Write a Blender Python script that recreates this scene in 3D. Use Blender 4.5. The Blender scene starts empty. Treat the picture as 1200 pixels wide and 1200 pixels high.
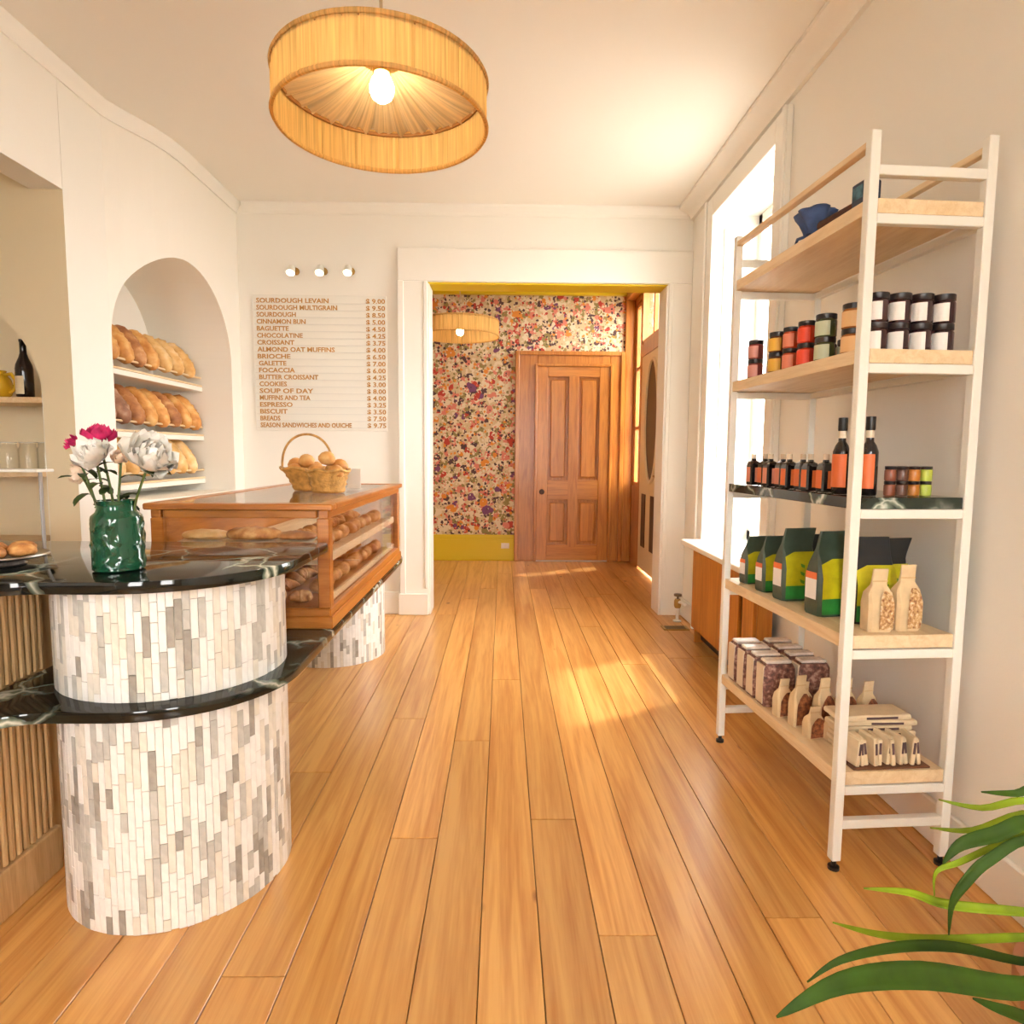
import bpy, bmesh, math, random
from mathutils import Vector, Matrix
random.seed(7)
sin, cos, pi = math.sin, math.cos, math.pi
SC = bpy.context.scene
COL = SC.collection

# ------------------------------------------------------------------ camera
FPX, CAM_H = 750.0, 1.2
YAW, PITCH, ROLL = 0.0145765, 0.0911137, math.radians(0.4)
fwd = Vector((sin(YAW) * cos(PITCH), cos(YAW) * cos(PITCH), -sin(PITCH)))
r0 = Vector((cos(YAW), -sin(YAW), 0.0))
u0 = r0.cross(fwd)
RV = r0 * cos(ROLL) + u0 * sin(ROLL)
UV = -r0 * sin(ROLL) + u0 * cos(ROLL)
CAM = Vector((0, 0, CAM_H))
cam_data = bpy.data.cameras.new('camera')
cam_data.sensor_width = 36.0
cam_data.lens = FPX / 1200.0 * 36.0
cam_data.clip_start = 0.05
cam = bpy.data.objects.new('camera', cam_data)
COL.objects.link(cam)
M3 = Matrix((RV, UV, -fwd)).transposed()
cam.matrix_world = Matrix.Translation(CAM) @ M3.to_4x4()
SC.camera = cam


def ray(px, py):
    return RV * ((px - 600) / FPX) + fwd - UV * ((py - 600) / FPX)


def at_z(px, py, z):
    v = ray(px, py)
    return CAM + v * ((z - CAM_H) / v.z)


def at_y(px, py, y):
    v = ray(px, py)
    return CAM + v * (y / v.y)


# ------------------------------------------------------------------ world, light, exposure
SKY = 13.0
w = bpy.data.worlds.new('overcast_sky')
SC.world = w
w.use_nodes = True
bg = w.node_tree.nodes['Background']
bg.inputs[0].default_value = (1.0, 0.98, 0.95, 1)
bg.inputs[1].default_value = SKY
SC.view_settings.view_transform = 'Standard'
SC.view_settings.look = 'None'
SC.view_settings.exposure = 0.97
SC.view_settings.gamma = 1.0
SC.view_settings.use_curve_mapping = False
SC.cycles.use_denoising = True
SC.cycles.max_bounces = 10
SC.cycles.diffuse_bounces = 6
SC.cycles.transparent_max_bounces = 16
SC.cycles.sample_clamp_indirect = 6.0
SC.cycles.caustics_reflective = False
SC.cycles.caustics_refractive = False


sun_d = bpy.data.lights.new('sun', 'SUN')
sun_d.energy, sun_d.angle, sun_d.color = 2.6, math.radians(2.5), (1.0, 0.96, 0.88)
sun_o = bpy.data.objects.new('sun', sun_d)
COL.objects.link(sun_o)
sun_o.rotation_euler = Vector((-1.34, -0.72, -2.65)).to_track_quat('-Z', 'Y').to_euler()
sun_o.location = (6, 7, 12)


def portal(name, loc, rot, sx, sy):
    d = bpy.data.lights.new(name, 'AREA')
    d.shape = 'RECTANGLE'
    d.size, d.size_y = sx, sy
    d.cycles.is_portal = True
    o = bpy.data.objects.new(name, d)
    o.location, o.rotation_euler = loc, rot
    COL.objects.link(o)
    return o


# ------------------------------------------------------------------ main dimensions
XL, XR = -2.03, 1.35            # left and right walls
YB, YF = 4.72, -1.9             # wall with the doorway, wall behind the camera
ZC = 2.95                       # ceiling
YD, XH0, XH1, ZH = 7.137, -1.6, 1.43, 3.06   # hall
DW0, DW1, DWZ = -0.546, 1.18, 2.418          # doorway
WY0, WY1, WZ0, WZ1 = 3.26, 4.20, 0.62, 2.715 # window in the right wall
WXG = 1.64                                   # its glass

# ------------------------------------------------------------------ materials
MATS = {}


def nt(name):
    m = bpy.data.materials.new(name)
    m.use_nodes = True
    n = m.node_tree
    return m, n, n.nodes['Principled BSDF']


def mat(name, col, rough=0.6, metal=0.0, spec=0.5, coat=0.0, var=0.0, vscale=6.0, bump=0.0, bscale=60.0, trans=0.0, emit=None, estr=0.0, sss=0.0):
    if name in MATS:
        return MATS[name]
    m, n, b = nt(name)
    b.inputs['Base Color'].default_value = (*col, 1)
    b.inputs['Roughness'].default_value = rough
    b.inputs['Metallic'].default_value = metal
    b.inputs['Specular IOR Level'].default_value = spec
    b.inputs['Coat Weight'].default_value = coat
    b.inputs['Transmission Weight'].default_value = trans
    if emit:
        b.inputs['Emission Color'].default_value = (*emit, 1)
        b.inputs['Emission Strength'].default_value = estr
    tc = n.nodes.new('ShaderNodeTexCoord')
    if var > 0:
        t = n.nodes.new('ShaderNodeTexNoise')
        t.inputs['Scale'].default_value = vscale
        t.inputs['Detail'].default_value = 4
        r = n.nodes.new('ShaderNodeValToRGB')
        r.color_ramp.elements[0].position = 0.35
        r.color_ramp.elements[1].position = 0.65
        r.color_ramp.elements[0].color = (*[c * (1 - var) for c in col], 1)
        r.color_ramp.elements[1].color = (*[min(1, c * (1 + var * 0.6)) for c in col], 1)
        n.links.new(tc.outputs['Object'], t.inputs['Vector'])
        n.links.new(t.outputs['Fac'], r.inputs[0])
        n.links.new(r.outputs[0], b.inputs['Base Color'])
    if bump > 0:
        t2 = n.nodes.new('ShaderNodeTexNoise')
        t2.inputs['Scale'].default_value = bscale
        bp = n.nodes.new('ShaderNodeBump')
        bp.inputs['Strength'].default_value = bump
        bp.inputs['Distance'].default_value = 0.01
        n.links.new(tc.outputs['Object'], t2.inputs['Vector'])
        n.links.new(t2.outputs['Fac'], bp.inputs['Height'])
        n.links.new(bp.outputs[0], b.inputs['Normal'])
    MATS[name] = m
    return m


def ramp(n, stops, interp='LINEAR'):
    r = n.nodes.new('ShaderNodeValToRGB')
    r.color_ramp.interpolation = interp
    e = r.color_ramp.elements
    while len(e) < len(stops):
        e.new(0.5)
    for k, (p, c) in enumerate(stops):
        e[k].position = p
        e[k].color = (*c, 1)
    return r


def wood(name, c0, c1, stretch=(14, 1.2, 14), rough=0.35, coat=0.0, knots=False, rnd=0.25):
    """wood grain running along one axis, a different cut and tint for each object"""
    m, n, b = nt(name)
    g = n.nodes.new('ShaderNodeNewGeometry')
    oi = n.nodes.new('ShaderNodeObjectInfo')
    mul = n.nodes.new('ShaderNodeVectorMath'); mul.operation = 'SCALE'
    cmb = n.nodes.new('ShaderNodeCombineXYZ')
    for k in range(3):
        n.links.new(oi.outputs['Random'], cmb.inputs[k])
    n.links.new(cmb.outputs[0], mul.inputs[0]); mul.inputs['Scale'].default_value = 37.0
    add = n.nodes.new('ShaderNodeVectorMath'); add.operation = 'ADD'
    n.links.new(g.outputs['Position'], add.inputs[0]); n.links.new(mul.outputs[0], add.inputs[1])
    mp = n.nodes.new('ShaderNodeMapping'); mp.inputs['Scale'].default_value = stretch
    n.links.new(add.outputs[0], mp.inputs[0])
    t = n.nodes.new('ShaderNodeTexNoise'); t.inputs['Scale'].default_value = 1.0; t.inputs['Detail'].default_value = 6; t.inputs['Distortion'].default_value = 1.2
    n.links.new(mp.outputs[0], t.inputs['Vector'])
    wv = n.nodes.new('ShaderNodeTexNoise'); wv.inputs['Scale'].default_value = 4.0; wv.inputs['Detail'].default_value = 3
    mp2 = n.nodes.new('ShaderNodeMapping'); mp2.inputs['Scale'].default_value = tuple(s * 1.6 for s in stretch)
    n.links.new(add.outputs[0], mp2.inputs[0]); n.links.new(mp2.outputs[0], wv.inputs['Vector'])
    mx = n.nodes.new('ShaderNodeMath'); mx.operation = 'MULTIPLY_ADD'; mx.inputs[1].default_value = 0.35
    n.links.new(wv.outputs['Fac'], mx.inputs[0]); n.links.new(t.outputs['Fac'], mx.inputs[2])
    r = ramp(n, [(0.45, c0), (0.82, c1)])
    n.links.new(mx.outputs[0], r.inputs[0])
    hsv = n.nodes.new('ShaderNodeHueSaturation')
    mr = n.nodes.new('ShaderNodeMapRange'); mr.inputs['To Min'].default_value = 1 - rnd; mr.inputs['To Max'].default_value = 1 + rnd * 0.5
    n.links.new(oi.outputs['Random'], mr.inputs[0]); n.links.new(mr.outputs[0], hsv.inputs['Value'])
    n.links.new(r.outputs[0], hsv.inputs['Color'])
    out = hsv.outputs[0]
    if knots:
        v = n.nodes.new('ShaderNodeTexVoronoi'); v.inputs['Scale'].default_value = 1.0
        mp3 = n.nodes.new('ShaderNodeMapping'); mp3.inputs['Scale'].default_value = (4.2, 2.0, 4)
        n.links.new(add.outputs[0], mp3.inputs[0]); n.links.new(mp3.outputs[0], v.inputs['Vector'])
        kr = ramp(n, [(0.035, (0.22, 0.07, 0.015)), (0.075, (1, 1, 1))])
        n.links.new(v.outputs['Distance'], kr.inputs[0])
        mm = n.nodes.new('ShaderNodeMix'); mm.data_type = 'RGBA'; mm.blend_type = 'MULTIPLY'; mm.inputs[0].default_value = 0.8
        n.links.new(out, mm.inputs[6]); n.links.new(kr.outputs[0], mm.inputs[7]); out = mm.outputs[2]
    n.links.new(out, b.inputs['Base Color'])
    b.inputs['Roughness'].default_value = rough
    b.inputs['Coat Weight'].default_value = coat
    b.inputs['Coat Roughness'].default_value = 0.22
    bp = n.nodes.new('ShaderNodeBump'); bp.inputs['Strength'].default_value = 0.06; bp.inputs['Distance'].default_value = 0.004
    n.links.new(mx.outputs[0], bp.inputs['Height']); n.links.new(bp.outputs[0], b.inputs['Normal'])
    MATS[name] = m
    return m


def marble(name):
    m, n, b = nt(name)
    g = n.nodes.new('ShaderNodeNewGeometry')
    t = n.nodes.new('ShaderNodeTexNoise'); t.inputs['Scale'].default_value = 3.0; t.inputs['Detail'].default_value = 5
    n.links.new(g.outputs['Position'], t.inputs['Vector'])
    sc = n.nodes.new('ShaderNodeVectorMath'); sc.operation = 'SCALE'; sc.inputs['Scale'].default_value = 0.35
    n.links.new(t.outputs['Color'], sc.inputs[0])
    ad = n.nodes.new('ShaderNodeVectorMath'); ad.operation = 'ADD'
    n.links.new(g.outputs['Position'], ad.inputs[0]); n.links.new(sc.outputs[0], ad.inputs[1])
    v = n.nodes.new('ShaderNodeTexVoronoi'); v.feature = 'DISTANCE_TO_EDGE'; v.inputs['Scale'].default_value = 5.0
    n.links.new(ad.outputs[0], v.inputs['Vector'])
    r1 = ramp(n, [(0.0, (0.62, 0.64, 0.55)), (0.028, (0.16, 0.20, 0.15)), (0.07, (0.0, 0.0, 0.0))])
    n.links.new(v.outputs['Distance'], r1.inputs[0])
    r2 = ramp(n, [(0.45, (0.006, 0.007, 0.006)), (0.75, (0.03, 0.045, 0.032))])
    n.links.new(t.outputs['Fac'], r2.inputs[0])
    # veins fade in and out
    t3 = n.nodes.new('ShaderNodeTexNoise'); t3.inputs['Scale'].default_value = 2.2
    n.links.new(g.outputs['Position'], t3.inputs['Vector'])
    r3 = ramp(n, [(0.42, (0, 0, 0)), (0.6, (1, 1, 1))])
    n.links.new(t3.outputs['Fac'], r3.inputs[0])
    mu = n.nodes.new('ShaderNodeMix'); mu.data_type = 'RGBA'; mu.blend_type = 'MULTIPLY'; mu.inputs[0].default_value = 1.0
    n.links.new(r1.outputs[0], mu.inputs[6]); n.links.new(r3.outputs[0], mu.inputs[7])
    ad2 = n.nodes.new('ShaderNodeMix'); ad2.data_type = 'RGBA'; ad2.blend_type = 'ADD'; ad2.inputs[0].default_value = 1.0
    n.links.new(mu.outputs[2], ad2.inputs[6]); n.links.new(r2.outputs[0], ad2.inputs[7])
    n.links.new(ad2.outputs[2], b.inputs['Base Color'])
    b.inputs['Roughness'].default_value = 0.06
    MATS[name] = m
    return m


def clear_glass(name, tint=(1, 1, 1), base=0.04):
    m = bpy.data.materials.new(name); m.use_nodes = True
    n = m.node_tree; n.nodes.clear()
    o = n.nodes.new('ShaderNodeOutputMaterial')
    t = n.nodes.new('ShaderNodeBsdfTransparent'); t.inputs[0].default_value = (*tint, 1)
    g = n.nodes.new('ShaderNodeBsdfGlossy'); g.inputs['Roughness'].default_value = 0.03
    f = n.nodes.new('ShaderNodeFresnel')
    ge = n.nodes.new('ShaderNodeNewGeometry')     # a thin pane reflects alike from both of its faces
    mr = n.nodes.new('ShaderNodeMapRange'); mr.inputs['To Min'].default_value = 1.45; mr.inputs['To Max'].default_value = 1 / 1.45
    n.links.new(ge.outputs['Backfacing'], mr.inputs[0]); n.links.new(mr.outputs[0], f.inputs[0])
    mx = n.nodes.new('ShaderNodeMixShader')
    n.links.new(f.outputs[0], mx.inputs[0]); n.links.new(t.outputs[0], mx.inputs[1]); n.links.new(g.outputs[0], mx.inputs[2])
    n.links.new(mx.outputs[0], o.inputs[0])
    MATS[name] = m
    return m


def cloth_shade(name, col, strands=260.0):
    """translucent raffia strands"""
    m = bpy.data.materials.new(name); m.use_nodes = True
    n = m.node_tree; n.nodes.clear()
    o = n.nodes.new('ShaderNodeOutputMaterial')
    d = n.nodes.new('ShaderNodeBsdfDiffuse'); t = n.nodes.new('ShaderNodeBsdfTranslucent')
    tc = n.nodes.new('ShaderNodeTexCoord')
    sx = n.nodes.new('ShaderNodeSeparateXYZ'); n.links.new(tc.outputs['Object'], sx.inputs[0])
    at = n.nodes.new('ShaderNodeMath'); at.operation = 'ARCTAN2'
    n.links.new(sx.outputs[0], at.inputs[0]); n.links.new(sx.outputs[1], at.inputs[1])
    ml = n.nodes.new('ShaderNodeMath'); ml.operation = 'MULTIPLY'; ml.inputs[1].default_value = strands / 6.28
    n.links.new(at.outputs[0], ml.inputs[0])
    cb = n.nodes.new('ShaderNodeCombineXYZ'); n.links.new(ml.outputs[0], cb.inputs[0])
    zz = n.nodes.new('ShaderNodeMath'); zz.operation = 'MULTIPLY'; zz.inputs[1].default_value = 4.0
    n.links.new(sx.outputs[2], zz.inputs[0]); n.links.new(zz.outputs[0], cb.inputs[1])
    ns = n.nodes.new('ShaderNodeTexNoise'); ns.inputs['Scale'].default_value = 1.0; ns.inputs['Detail'].default_value = 2
    n.links.new(cb.outputs[0], ns.inputs['Vector'])
    r = ramp(n, [(0.3, tuple(c * 0.72 for c in col)), (0.7, tuple(min(1, c * 1.15) for c in col))])
    n.links.new(ns.outputs['Fac'], r.inputs[0])
    n.links.new(r.outputs[0], d.inputs[0]); n.links.new(r.outputs[0], t.inputs[0])
    mx = n.nodes.new('ShaderNodeMixShader'); mx.inputs[0].default_value = 0.5
    n.links.new(d.outputs[0], mx.inputs[1]); n.links.new(t.outputs[0], mx.inputs[2]); n.links.new(mx.outputs[0], o.inputs[0])
    MATS[name] = m
    return m


def wallpaper(name):
    m, n, b = nt(name)
    g = n.nodes.new('ShaderNodeNewGeometry')
    base = None

    def cells(scale, stops, thr, off, prev):
        mp = n.nodes.new('ShaderNodeMapping'); mp.inputs['Location'].default_value = (off, off * 1.7, off * 0.6)
        n.links.new(g.outputs['Position'], mp.inputs[0])
        nz = n.nodes.new('ShaderNodeTexNoise'); nz.inputs['Scale'].default_value = scale * 1.2; nz.inputs['Detail'].default_value = 2
        n.links.new(mp.outputs[0], nz.inputs['Vector'])
        s = n.nodes.new('ShaderNodeVectorMath'); s.operation = 'SCALE'; s.inputs['Scale'].default_value = 0.9 / scale
        n.links.new(nz.outputs['Color'], s.inputs[0])
        a = n.nodes.new('ShaderNodeVectorMath'); a.operation = 'ADD'
        n.links.new(mp.outputs[0], a.inputs[0]); n.links.new(s.outputs[0], a.inputs[1])
        v = n.nodes.new('ShaderNodeTexVoronoi'); v.inputs['Scale'].default_value = scale
        n.links.new(a.outputs[0], v.inputs['Vector'])
        sp = n.nodes.new('ShaderNodeSeparateColor'); n.links.new(v.outputs['Color'], sp.inputs[0])
        r = ramp(n, stops, 'CONSTANT'); n.links.new(sp.outputs[0], r.inputs[0])
        if prev is None:
            return r.outputs[0]
        lt = n.nodes.new('ShaderNodeMath'); lt.operation = 'LESS_THAN'; lt.inputs[1].default_value = thr
        n.links.new(v.outputs['Distance'], lt.inputs[0])
        gt = n.nodes.new('ShaderNodeMath'); gt.operation = 'GREATER_THAN'; gt.inputs[1].default_value = 0.35
        n.links.new(sp.outputs[1], gt.inputs[0])
        mu = n.nodes.new('ShaderNodeMath'); mu.operation = 'MULTIPLY'
        n.links.new(lt.outputs[0], mu.inputs[0]); n.links.new(gt.outputs[0], mu.inputs[1])
        mx = n.nodes.new('ShaderNodeMix'); mx.data_type = 'RGBA'
        n.links.new(mu.outputs[0], mx.inputs[0]); n.links.new(prev, mx.inputs[6]); n.links.new(r.outputs[0], mx.inputs[7])
        return mx.outputs[2]
    cream, pale, olive, red, orange, purple, dark, pink = (.58, .44, .24), (.70, .58, .38), (.26, .20, .06), (.46, .045, .025), (.68, .24, .03), (.17, .05, .12), (.08, .035, .035), (.64, .20, .13)
    c = cells(20, [(0, cream), (.35, pale), (.6, olive), (.72, pink), (.85, cream), (.93, dark)], 0, 0.0, None)
    c = cells(11, [(0, red), (.3, orange), (.5, pink), (.68, purple), (.84, cream)], 0.36, 3.1, c)
    c = cells(27, [(0, dark), (.25, pale), (.55, olive), (.75, orange), (.9, red)], 0.42, 7.7, c)
    c = cells(5.5, [(0, red), (.32, orange), (.58, purple), (.75, pink)], 0.25, 11.3, c)
    c = cells(34, [(0, pale), (.5, dark), (.75, pink)], 0.30, 15.3, c)
    n.links.new(c, b.inputs['Base Color'])
    b.inputs['Roughness'].default_value = 0.7
    MATS[name] = m
    return m


def crust(name, c0, c1, c2, stripes=0.0, scale=14.0):
    m, n, b = nt(name)
    tc = n.nodes.new('ShaderNodeTexCoord')
    oi = n.nodes.new('ShaderNodeObjectInfo')
    ad = n.nodes.new('ShaderNodeVectorMath'); ad.operation = 'ADD'
    n.links.new(tc.outputs['Object'], ad.inputs[0])
    s = n.nodes.new('ShaderNodeVectorMath'); s.operation = 'SCALE'; s.inputs['Scale'].default_value = 9.0
    cmb = n.nodes.new('ShaderNodeCombineXYZ')
    for k in range(3):
        n.links.new(oi.outputs['Random'], cmb.inputs[k])
    n.links.new(cmb.outputs[0], s.inputs[0]); n.links.new(s.outputs[0], ad.inputs[1])
    t = n.nodes.new('ShaderNodeTexNoise'); t.inputs['Scale'].default_value = scale; t.inputs['Detail'].default_value = 5
    n.links.new(ad.outputs[0], t.inputs['Vector'])
    r = ramp(n, [(0.33, c0), (0.52, c1), (0.7, c2)])
    n.links.new(t.outputs['Fac'], r.inputs[0])
    n.links.new(r.outputs[0], b.inputs['Base Color'])
    b.inputs['Roughness'].default_value = 0.55
    bp = n.nodes.new('ShaderNodeBump'); bp.inputs['Strength'].default_value = 0.35; bp.inputs['Distance'].default_value = 0.01
    n.links.new(t.outputs['Fac'], bp.inputs['Height']); n.links.new(bp.outputs[0], b.inputs['Normal'])
    MATS[name] = m
    return m


WALL = mat('warm_white_wall_paint', (0.82, 0.795, 0.73), 0.65, bump=0.03, bscale=120)
CEIL = mat('ceiling_paint', (0.82, 0.79, 0.72), 0.8)
TRIM = mat('white_gloss_trim', (0.82, 0.795, 0.73), 0.35)
ALC = mat('alcove_warm_light_tint', (0.80, 0.69, 0.48), 0.7)  # tan cast of the alcove's warm, low light put into the wall colour
NIC = mat('niche_plaster', (0.82, 0.785, 0.71), 0.7)
FLOORW = wood('honey_pine_floor', (0.53, 0.215, 0.045), (0.75, 0.40, 0.12), (20, 0.9, 20), 0.3, 0.35, True, 0.18)
SUB = mat('dark_subfloor', (0.17, 0.075, 0.02), 0.8)
OAK = wood('amber_door_oak', (0.36, 0.115, 0.012), (0.54, 0.21, 0.032), (26, 26, 2), 0.32, 0.2, False, 0.08)
OAKH = wood('amber_oak_rail', (0.36, 0.115, 0.012), (0.54, 0.21, 0.032), (2, 2, 26), 0.32, 0.2, False, 0.08)
CASEW = wood('cherry_case_wood', (0.35, 0.105, 0.011), (0.50, 0.185, 0.030), (3, 3, 30), 0.28, 0.35, False, 0.06)
SHW = wood('pale_birch_board', (0.68, 0.48, 0.26), (0.80, 0.62, 0.39), (30, 2.5, 30), 0.5, 0, False, 0.06)
SLATW = wood('fluted_pine', (0.52, 0.31, 0.13), (0.68, 0.45, 0.21), (40, 40, 3), 0.5, 0, False, 0.08)
MARB = marble('black_veined_marble')
GLASS = clear_glass('clear_glass')
WHITEM = mat('white_powder_coat', (0.80, 0.78, 0.70), 0.4)
BLACK = mat('black_plastic', (0.012, 0.01, 0.01), 0.35)
BRASS = mat('aged_brass', (0.45, 0.28, 0.09), 0.35, 1.0)
STEEL = mat('steel', (0.55, 0.53, 0.5), 0.3, 1.0)
GROUT = mat('pale_grout', (0.76, 0.74, 0.68), 0.8)
TILES = [mat('white_marble_tile', (0.84, 0.83, 0.79), 0.25, var=0.06, vscale=30),
         mat('pale_grey_tile', (0.52, 0.51, 0.465), 0.25, var=0.12, vscale=35),
         mat('taupe_tile', (0.33, 0.305, 0.26), 0.28, var=0.15, vscale=40),
         mat('cream_tile', (0.74, 0.70, 0.61), 0.25, var=0.08, vscale=30)]
PAPER = wallpaper('floral_wallpaper')
YEL = mat('mustard_yellow_paint', (0.64, 0.47, 0.008), 0.4)
RAFFIA = cloth_shade('raffia', (0.80, 0.52, 0.19))
RAFFIAP = cloth_shade('pale_raffia', (0.84, 0.66, 0.40))
BULB = mat('lit_bulb', (1, 0.9, 0.7), 0.5, emit=(1.0, 0.80, 0.50), estr=28.0)
CREAMP = mat('cream_door_paint', (0.74, 0.64, 0.42), 0.4)
DARKGL = mat('dark_door_glass', (0.06, 0.03, 0.018), 0.35, spec=0.2)
KRAFT = mat('kraft_paper', (0.60, 0.40, 0.20), 0.75, var=0.1, vscale=20)
LABELW = mat('white_label', (0.80, 0.76, 0.70), 0.5)


# ------------------------------------------------------------------ mesh helpers
class MB:
    def __init__(s):
        s.v, s.f, s.m = [], [], []

    def add(s, vs, fs, mi=0):
        o = len(s.v)
        s.v += [tuple(v) for v in vs]
        s.f += [tuple(i + o for i in f) for f in fs]
        s.m += [mi] * len(fs)
        return s

    def box(s, x0, x1, y0, y1, z0, z1, mi=0):
        return s.add([(x0, y0, z0), (x1, y0, z0), (x1, y1, z0), (x0, y1, z0), (x0, y0, z1), (x1, y0, z1), (x1, y1, z1), (x0, y1, z1)],
                     [(0, 3, 2, 1), (4, 5, 6, 7), (0, 1, 5, 4), (1, 2, 6, 5), (2, 3, 7, 6), (3, 0, 4, 7)], mi)

    def cbox(s, x0, x1, y0, y1, z0, z1, c=0.003):
        """box with all twelve edges chamfered"""
        vs, idx = [], {}
        X, Y, Z = (x0, x1), (y0, y1), (z0, z1)
        for i in (0, 1):
            for j in (0, 1):
                for k in (0, 1):
                    sx, sy, sz = (c if i == 0 else -c), (c if j == 0 else -c), (c if k == 0 else -c)
                    idx[i, j, k, 0] = len(vs); vs.append((X[i], Y[j] + sy, Z[k] + sz))
                    idx[i, j, k, 1] = len(vs); vs.append((X[i] + sx, Y[j], Z[k] + sz))
                    idx[i, j, k, 2] = len(vs); vs.append((X[i] + sx, Y[j] + sy, Z[k]))
        fs = []
        for i in (0, 1):
            q = [idx[i, 0, 0, 0], idx[i, 1, 0, 0], idx[i, 1, 1, 0], idx[i, 0, 1, 0]]
            fs.append(q if i else q[::-1])
            q = [idx[0, i, 0, 1], idx[0, i, 1, 1], idx[1, i, 1, 1], idx[1, i, 0, 1]]
            fs.append(q if i else q[::-1])
            q = [idx[0, 0, i, 2], idx[1, 0, i, 2], idx[1, 1, i, 2], idx[0, 1, i, 2]]
            fs.append(q if i else q[::-1])
        for a in (0, 1):
            for b in (0, 1):
                fs.append((idx[0, a, b, 1], idx[1, a, b, 1], idx[1, a, b, 2], idx[0, a, b, 2]))
                fs.append((idx[a, 0, b, 0], idx[a, 1, b, 0], idx[a, 1, b, 2], idx[a, 0, b, 2]))
                fs.append((idx[a, b, 0, 0], idx[a, b, 1, 0], idx[a, b, 1, 1], idx[a, b, 0, 1]))
                for d in (0, 1):
                    fs.append((idx[a, b, d, 0], idx[a, b, d, 1], idx[a, b, d, 2]))
        fs = list({tuple(sorted(f)): tuple(f) for f in fs}.values())
        s.fix = True
        return s.add(vs, fs)

    def lathe(s, prof, seg=20, c=(0, 0, 0), a0=0.0, a1=2 * pi, mi=0, wob=None, cap=True):
        full = abs(a1 - a0 - 2 * pi) < 1e-6
        n = seg if full else seg + 1
        vs, fs = [], []
        for r, z in prof:
            for k in range(n):
                a = a0 + (a1 - a0) * k / seg
                rr = r * (wob(a, z) if wob else 1)
                vs.append((c[0] + rr * cos(a), c[1] + rr * sin(a), c[2] + z))
        for i in range(len(prof) - 1):
            for k in range(seg):
                k2 = (k + 1) % n
                fs.append((i * n + k, i * n + k2, (i + 1) * n + k2, (i + 1) * n + k))
        if full and cap:
            if prof[0][0] > 1e-5:
                fs.append(tuple(range(n - 1, -1, -1)))
            if prof[-1][0] > 1e-5:
                fs.append(tuple((len(prof) - 1) * n + k for k in range(n)))
        return s.add(vs, fs, mi)

    def tube(s, pts, rad, seg=8, closed=False, mi=0):
        pts = [Vector(p) for p in pts]
        N = len(pts)
        vs, fs = [], []
        up = Vector((0, 0, 1))
        t0 = (pts[1] - pts[0]).normalized()
        if abs(t0.dot(up)) > 0.95:
            up = Vector((1, 0, 0))
        nx = t0.cross(up).normalized()
        for i, p in enumerate(pts):
            if closed:
                t = (pts[(i + 1) % N] - pts[i - 1]).normalized()
            else:
                t = (pts[min(i + 1, N - 1)] - pts[max(i - 1, 0)]).normalized()
            nx = (nx - t * nx.dot(t)).normalized()
            b = t.cross(nx)
            r = rad(i / max(1, N - 1)) if callable(rad) else rad
            for k in range(seg):
                a = 2 * pi * k / seg
                vs.append(p + nx * (r * cos(a)) + b * (r * sin(a)))
        M_ = N if closed else N - 1
        for i in range(M_):
            for k in range(seg):
                k2 = (k + 1) % seg
                i2 = (i + 1) % N
                fs.append((i * seg + k, i * seg + k2, i2 * seg + k2, i2 * seg + k))
        if not closed:
            fs.append(tuple(range(seg - 1, -1, -1)))
            fs.append(tuple((N - 1) * seg + k for k in range(seg)))
        return s.add(vs, fs, mi)

    def prism(s, poly, z0, z1, mi=0):
        n = len(poly)
        vs = [(x, y, z0) for x, y in poly] + [(x, y, z1) for x, y in poly]
        fs = [tuple(range(n - 1, -1, -1)), tuple(range(n, 2 * n))]
        fs += [(k, (k + 1) % n, n + (k + 1) % n, n + k) for k in range(n)]
        return s.add(vs, fs, mi)

    def loft(s, rings, cap=True, mi=0):
        n = len(rings[0])
        vs = [p for r in rings for p in r]
        fs = []
        for i in range(len(rings) - 1):
            for k in range(n):
                k2 = (k + 1) % n
                fs.append((i * n + k, i * n + k2, (i + 1) * n + k2, (i + 1) * n + k))
        if cap:
            fs.append(tuple(range(n - 1, -1, -1)))
            fs.append(tuple((len(rings) - 1) * n + k for k in range(n)))
        return s.add(vs, fs, mi)

    def grid(s, fn, nu, nv, mi=0):
        vs = [fn(i / nu, j / nv) for i in range(nu + 1) for j in range(nv + 1)]
        fs = [(i * (nv + 1) + j, (i + 1) * (nv + 1) + j, (i + 1) * (nv + 1) + j + 1, i * (nv + 1) + j + 1) for i in range(nu) for j in range(nv)]
        return s.add(vs, fs, mi)

    def xf(s, mtx):
        s.v = [tuple(mtx @ Vector(v)) for v in s.v]
        return s

    def mesh(s, name, mats, smooth=None, bevel=0.0):
        me = bpy.data.meshes.new(name)
        me.from_pydata(s.v, [], s.f)
        bm = bmesh.new(); bm.from_mesh(me)
        bmesh.ops.recalc_face_normals(bm, faces=bm.faces)
        if bevel > 0:
            es = [e for e in bm.edges if e.is_manifold and e.calc_face_angle(0) > 0.7]
            bmesh.ops.bevel(bm, geom=es, offset=bevel, segments=2, affect='EDGES', profile=0.6)
        bm.to_mesh(me); bm.free()
        ms = mats if isinstance(mats, (list, tuple)) else [mats]
        for m in ms:
            me.materials.append(m)
        if len(ms) > 1 and not bevel:
            me.polygons.foreach_set('material_index', s.m)
        if smooth:
            me.polygons.foreach_set('use_smooth', [True] * len(me.polygons))
            me.set_sharp_from_angle(angle=math.radians(smooth))
        me.update()
        return me


def link(name, me, parent=None, loc=(0, 0, 0), rot=(0, 0, 0)):
    o = bpy.data.objects.new(name, me)
    COL.objects.link(o)
    if parent:
        o.parent = parent
    o.location, o.rotation_euler = loc, rot
    return o


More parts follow.
